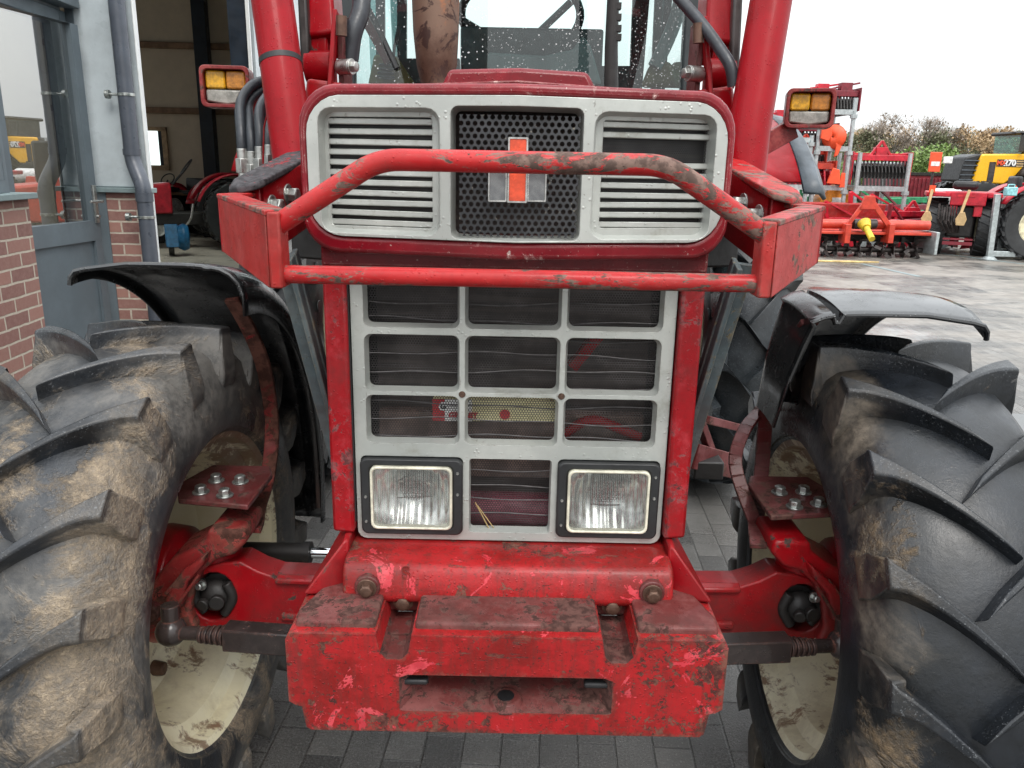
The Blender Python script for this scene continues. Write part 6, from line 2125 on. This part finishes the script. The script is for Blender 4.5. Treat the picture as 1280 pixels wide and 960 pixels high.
# small orange machine
om = thing('garden_machine', 'orange and yellow machine with white plate standing under the rack', 'machine')
G().prism([(-.3, .45), (-.36, .95), (-.1, 1.25), (.32, 1.05), (.34, .45)], 1, -.25, .25).obj('housing', M['farorangey'], om, bevel=.03)
G().bx(-.10, .12, -.27, -.25, .80, .98).obj('plate', M['white'], om)
G().bx(-.3, .3, -.2, .2, .15, .45).obj('base', M['black'], om, bevel=.02)
G().tube(fillet([(-.35, 0, .6), (-.55, 0, 1.0), (-.3, 0, 1.35), (.3, 0, 1.2), (.7, 0, .8)], .2), .03).obj('guard_bar', M['black'], om)
for s in (-1, 1):
    ty, rm = wheel_geo((s * .32, .1, .2), .2, .12, 10, False)
    q = ty.obj('tyre', M['rubfar'], om); rm.obj('rim', M['white'], q)
om.location = gp(1034, 18.0)
# low maroon wall / container behind
cw_ = thing('container', 'low maroon steel container behind the racks', 'container')
a = P(1112, 240, 24); b = P(1180, 240, 24); zz = P(1140, 219, 24).z
g = G().bx(0, b.x - a.x, 0, 2, 0.1, zz)
for k in range(12): g.bx(.1 + k * (b.x - a.x - .2) / 12, .16 + k * (b.x - a.x - .2) / 12, -.03, 0.002, .15, zz - .08)
g.obj('container_body', M['farmaroon'], cw_, bevel=.01)
G().bx(-.02, b.x - a.x + .02, -.03, 2.03, zz, zz + .08).obj('top_rim', M['dark'], cw_)
cw_.location = (a.x, 24, 0)
# orange wheeled digger whose reflection stands in the office door glass
ex = thing('orange_digger', 'small orange excavator behind the large red tractor, mirrored in the glass of the grey door', 'excavator')
G().prism([(-1.2, 1.0), (-1.3, 1.9), (-.2, 2.1), (.3, 1.9), (1.3, 1.8), (1.3, 1.0)], 0, -1.0, 1.0).obj('body', M['orange'], ex, bevel=.06)
bm_ = G()
for a_, b_ in zip(fillet([(0, -1.0, 1.6), (0, -1.9, 3.5), (0, -3.2, 3.7), (0, -3.9, 2.0)], 1.0, 6)[:-1], fillet([(0, -1.0, 1.6), (0, -1.9, 3.5), (0, -3.2, 3.7), (0, -3.9, 2.0)], 1.0, 6)[1:]):
    bm_.beam(a_, b_, .42, .55, (1, 0, 0))
bm_.obj('boom', M['orange'], ex)
G().prism([(-3.9, 2.0), (-4.5, 1.6), (-4.3, .8), (-3.5, .7), (-3.4, 1.4)], 0, -.5, .5).obj('bucket', M['darksteel'], ex, bevel=.03)
G().bx(-.9, .1, -.9, .3, 1.9, 2.9).obj('cab', M['black'], ex, bevel=.05)
for (x_, y_) in ((-.9, -.9), (.9, -.9), (-.9, .9), (.9, .9)):
    ty, rm = wheel_geo((x_, y_, .5), .5, .4, 16)
    q = ty.obj('tyre', M['rubfar'], ex); rm.obj('rim', M['orange'], q)
ex.location = (2.70, 11.2, 0); ex.rotation_euler = (0, 0, R(-133)); ex.scale = (.60,) * 3

# ------------------------------------------------------------------ trees and hedge behind the yard
def leaves(g, c, rad, n, size, flat=1.0):
    for _ in range(n):
        while True:
            p = Vector((random.uniform(-1, 1), random.uniform(-1, 1), random.uniform(-1, 1)))
            if p.length < 1: break
        p = Vector((c[0] + p.x * rad[0], c[1] + p.y * rad[1], c[2] + p.z * rad[2]))
        a = Vector((random.gauss(0, 1), random.gauss(0, 1), random.gauss(0, 1))).normalized() * size * random.uniform(.6, 1.3)
        b = a.cross(Vector((random.gauss(0, 1), random.gauss(0, 1), random.gauss(0, 1)))).normalized() * size * random.uniform(.5, 1)
        o = len(g.v)
        g.v += [p - a, p + b, p + a, p - b]; g.f.append([o, o + 1, o + 2, o + 3])


def branch(g, p, d, L, r, depth, tips):
    q = p + d * L
    mid = p + d * L * .5 + Vector((random.gauss(0, 1), random.gauss(0, 1), 0)) * L * .06
    g.tube([p, mid, q], [r, r * .8, r * .6], 5, False)
    tips.append(q)
    if depth == 0: return
    for _ in range(random.choice((2, 3, 3))):
        nd = (d + Vector((random.gauss(0, .45), random.gauss(0, .45), random.gauss(.1, .3)))).normalized()
        branch(g, q, nd, L * random.uniform(.55, .82), r * .58, depth - 1, tips)


def tree(label, x, y, h, leafm, dens, group, spread=1.0, name='tree'):
    t = thing(name, label, 'tree', group)
    g = G(); tips = []
    branch(g, Vector((0, 0, 0)), Vector((0, 0, 1)), h * .26, h * .018, 4, tips)
    zmax = max(p.z for p in tips); k = h / zmax
    g.each(lambda v: (v.x * k * spread, v.y * k * spread, v.z * k))
    g.obj('trunk', M['bark'], t, raw=True)
    c = G()
    for p in tips[3:]:
        q = (p.x * k * spread, p.y * k * spread, p.z * k)
        leaves(c, q, (.5, .5, .45), dens, .085)
        for _ in range(5):
            a = Vector(q); b = a + Vector((random.gauss(0, .3), random.gauss(0, .3), random.uniform(.1, .6)))
            c.tube([a, b], [.014, .006], 3, False)
    c.obj('crown', M[leafm], t, raw=True, smooth=False)
    t.location = (x, y, 0)
    return t


def tx(px, D): return P(px, 200, D).x
specs = [(1072, 50, 5.0, 'leafdark', 12, 'dark green bushy tree at the left end of the tree line beside the rack', 1.3),
         (1088, 54, 5.6, 'leafbrown', 6, 'brown autumn tree just right of the rack post', 1.1),
         (1101, 50, 6.6, 'twig', 2, 'tallest bare-branched tree of the line, left of centre', 1.1),
         (1116, 55, 5.8, 'leafbrown', 7, 'russet autumn tree between the two bare trees', 1.2),
         (1133, 52, 5.0, 'leafdark', 8, 'low grey-green tree in the dip of the tree line', 1.2),
         (1152, 50, 6.2, 'twig', 2, 'bare grey tree with fine twigs above the low rack end', 1.1),
         (1170, 53, 5.5, 'leafdark', 9, 'dark rounded tree above the orange warning board', 1.2),
         (1190, 56, 5.9, 'leafdark', 8, 'dense grey-green tree behind the yellow tractor nose', 1.3),
         (1212, 50, 5.6, 'leafbrown', 9, 'yellow-brown tree above the yellow bonnet', 1.4),
         (1235, 52, 5.6, 'leafbrown', 9, 'brown tree left of the yellow tractor cab', 1.4),
         (1262, 55, 5.6, 'leafdark', 8, 'dark tree behind the yellow tractor cab', 1.3),
         (1300, 52, 5.8, 'leafbrown', 8, 'brown tree at the right end of the line', 1.3)]
for (px, D, h, lm, dn, lab, sp) in specs:
    tree(lab, tx(px, D), D, 1.55 + (h - 1.55) * .60, lm, int(dn * 2.2),  'trees behind the yard', sp)
# hedge and scrub
for i, (a, b, D, h, lm, nm, lab, k) in enumerate(((1060, 1330, 46, 2.9, 'leafgreen', 'hedge', 'long bright green hedge below the tree line', 5200), (1040, 1330, 60, 4.3, 'leafdark', 'thicket', 'brownish thicket filling the gaps between the trees', 9500))):
    g = G(); xa, xb = tx(a, D), tx(b, D)
    for _ in range(int(k / 22)):
        x = random.uniform(xa, xb)
        top = h * (.80 + .2 * math.sin(x * 1.3 + i) * math.sin(x * .47)) 
        z = random.uniform(.1, 1) ** .7 * top
        leaves(g, (x, D + random.uniform(-1, 1), z), (.75, .7, .45), 34, .10)
    g.bx(xa, xb, D + .2, D + .6, 0, h * .72)
    o = g.obj('leaves', M[lm], None, raw=True, smooth=False)
    o.name = nm
    tag(o, lab, nm)
# ------------------------------------------------------------------ world, sun, camera
w = bpy.data.worlds.new('World'); scene.world = w; w.use_nodes = True
nt = w.node_tree; bg = nt.nodes['Background']
sky = nt.nodes.new('ShaderNodeTexSky'); sky.sky_type = 'NISHITA'; sky.sun_disc = False
SUN_EL, SUN_AZ = R(52), R(160)
sky.sun_elevation = SUN_EL; sky.sun_rotation = SUN_AZ; sky.air_density = 1.6; sky.dust_density = 4.0
mx = nt.nodes.new('ShaderNodeMix'); mx.data_type = 'RGBA'; mx.inputs[0].default_value = .90
nt.links.new(sky.outputs[0], mx.inputs[6]); mx.inputs[7].default_value = (8.8, 9.1, 9.3, 1)
tc = nt.nodes.new('ShaderNodeTexCoord'); sp = nt.nodes.new('ShaderNodeSeparateXYZ'); nt.links.new(tc.outputs['Generated'], sp.inputs[0])
mr = nt.nodes.new('ShaderNodeMapRange'); nt.links.new(sp.outputs[2], mr.inputs[0])
mr.inputs[1].default_value = 0; mr.inputs[2].default_value = 1; mr.inputs[3].default_value = .66; mr.inputs[4].default_value = 1.75   # overcast sky: brightest overhead
ns = nt.nodes.new('ShaderNodeTexNoise'); ns.inputs['Scale'].default_value = 2.2; ns.inputs['Detail'].default_value = 5
nm_ = nt.nodes.new('ShaderNodeMapRange'); nt.links.new(ns.outputs[0], nm_.inputs[0]); nm_.inputs[1].default_value = .3; nm_.inputs[2].default_value = .7; nm_.inputs[3].default_value = .93; nm_.inputs[4].default_value = 1.07
nt.links.new(tc.outputs['Generated'], ns.inputs['Vector'])
mm = nt.nodes.new('ShaderNodeMath'); mm.operation = 'MULTIPLY'; nt.links.new(mr.outputs[0], mm.inputs[0]); nt.links.new(nm_.outputs[0], mm.inputs[1])
vm = nt.nodes.new('ShaderNodeVectorMath'); vm.operation = 'SCALE'; nt.links.new(mx.outputs[2], vm.inputs[0]); nt.links.new(mm.outputs[0], vm.inputs['Scale'])
nt.links.new(vm.outputs[0], bg.inputs[0]); bg.inputs[1].default_value = .12
sl = bpy.data.lights.new('sun', 'SUN'); sl.energy = 1.0; sl.angle = R(25); sl.color = (1, .97, .93)
so = bpy.data.objects.new('sun', sl); COL.objects.link(so)
# direction towards the sun
dv = Vector((math.sin(SUN_AZ) * math.cos(SUN_EL), math.cos(SUN_AZ) * math.cos(SUN_EL), math.sin(SUN_EL)))
so.rotation_euler = dv.to_track_quat('Z', 'Y').to_euler()
cd = bpy.data.cameras.new('camera'); cam = bpy.data.objects.new('camera', cd); COL.objects.link(cam)
cd.sensor_width = 36; cd.lens = 36 * F / 1280; cd.clip_start = .05; cd.clip_end = 2000
m = Matrix((RIGHT, UPV, -FWD)).transposed().to_4x4(); m.translation = CAM
cam.matrix_world = m
scene.camera = cam
vs = scene.view_settings
vs.view_transform = 'Standard'; vs.look = 'None'; vs.gamma = 1; vs.exposure = .74; vs.use_curve_mapping = False
scene.render.engine = 'CYCLES'
cy = scene.cycles
cy.use_denoising = True
cy.max_bounces = 6; cy.transparent_max_bounces = 16; cy.diffuse_bounces = 3; cy.glossy_bounces = 3
cy.sample_clamp_indirect = 6
cy.caustics_reflective = False; cy.caustics_refractive = False
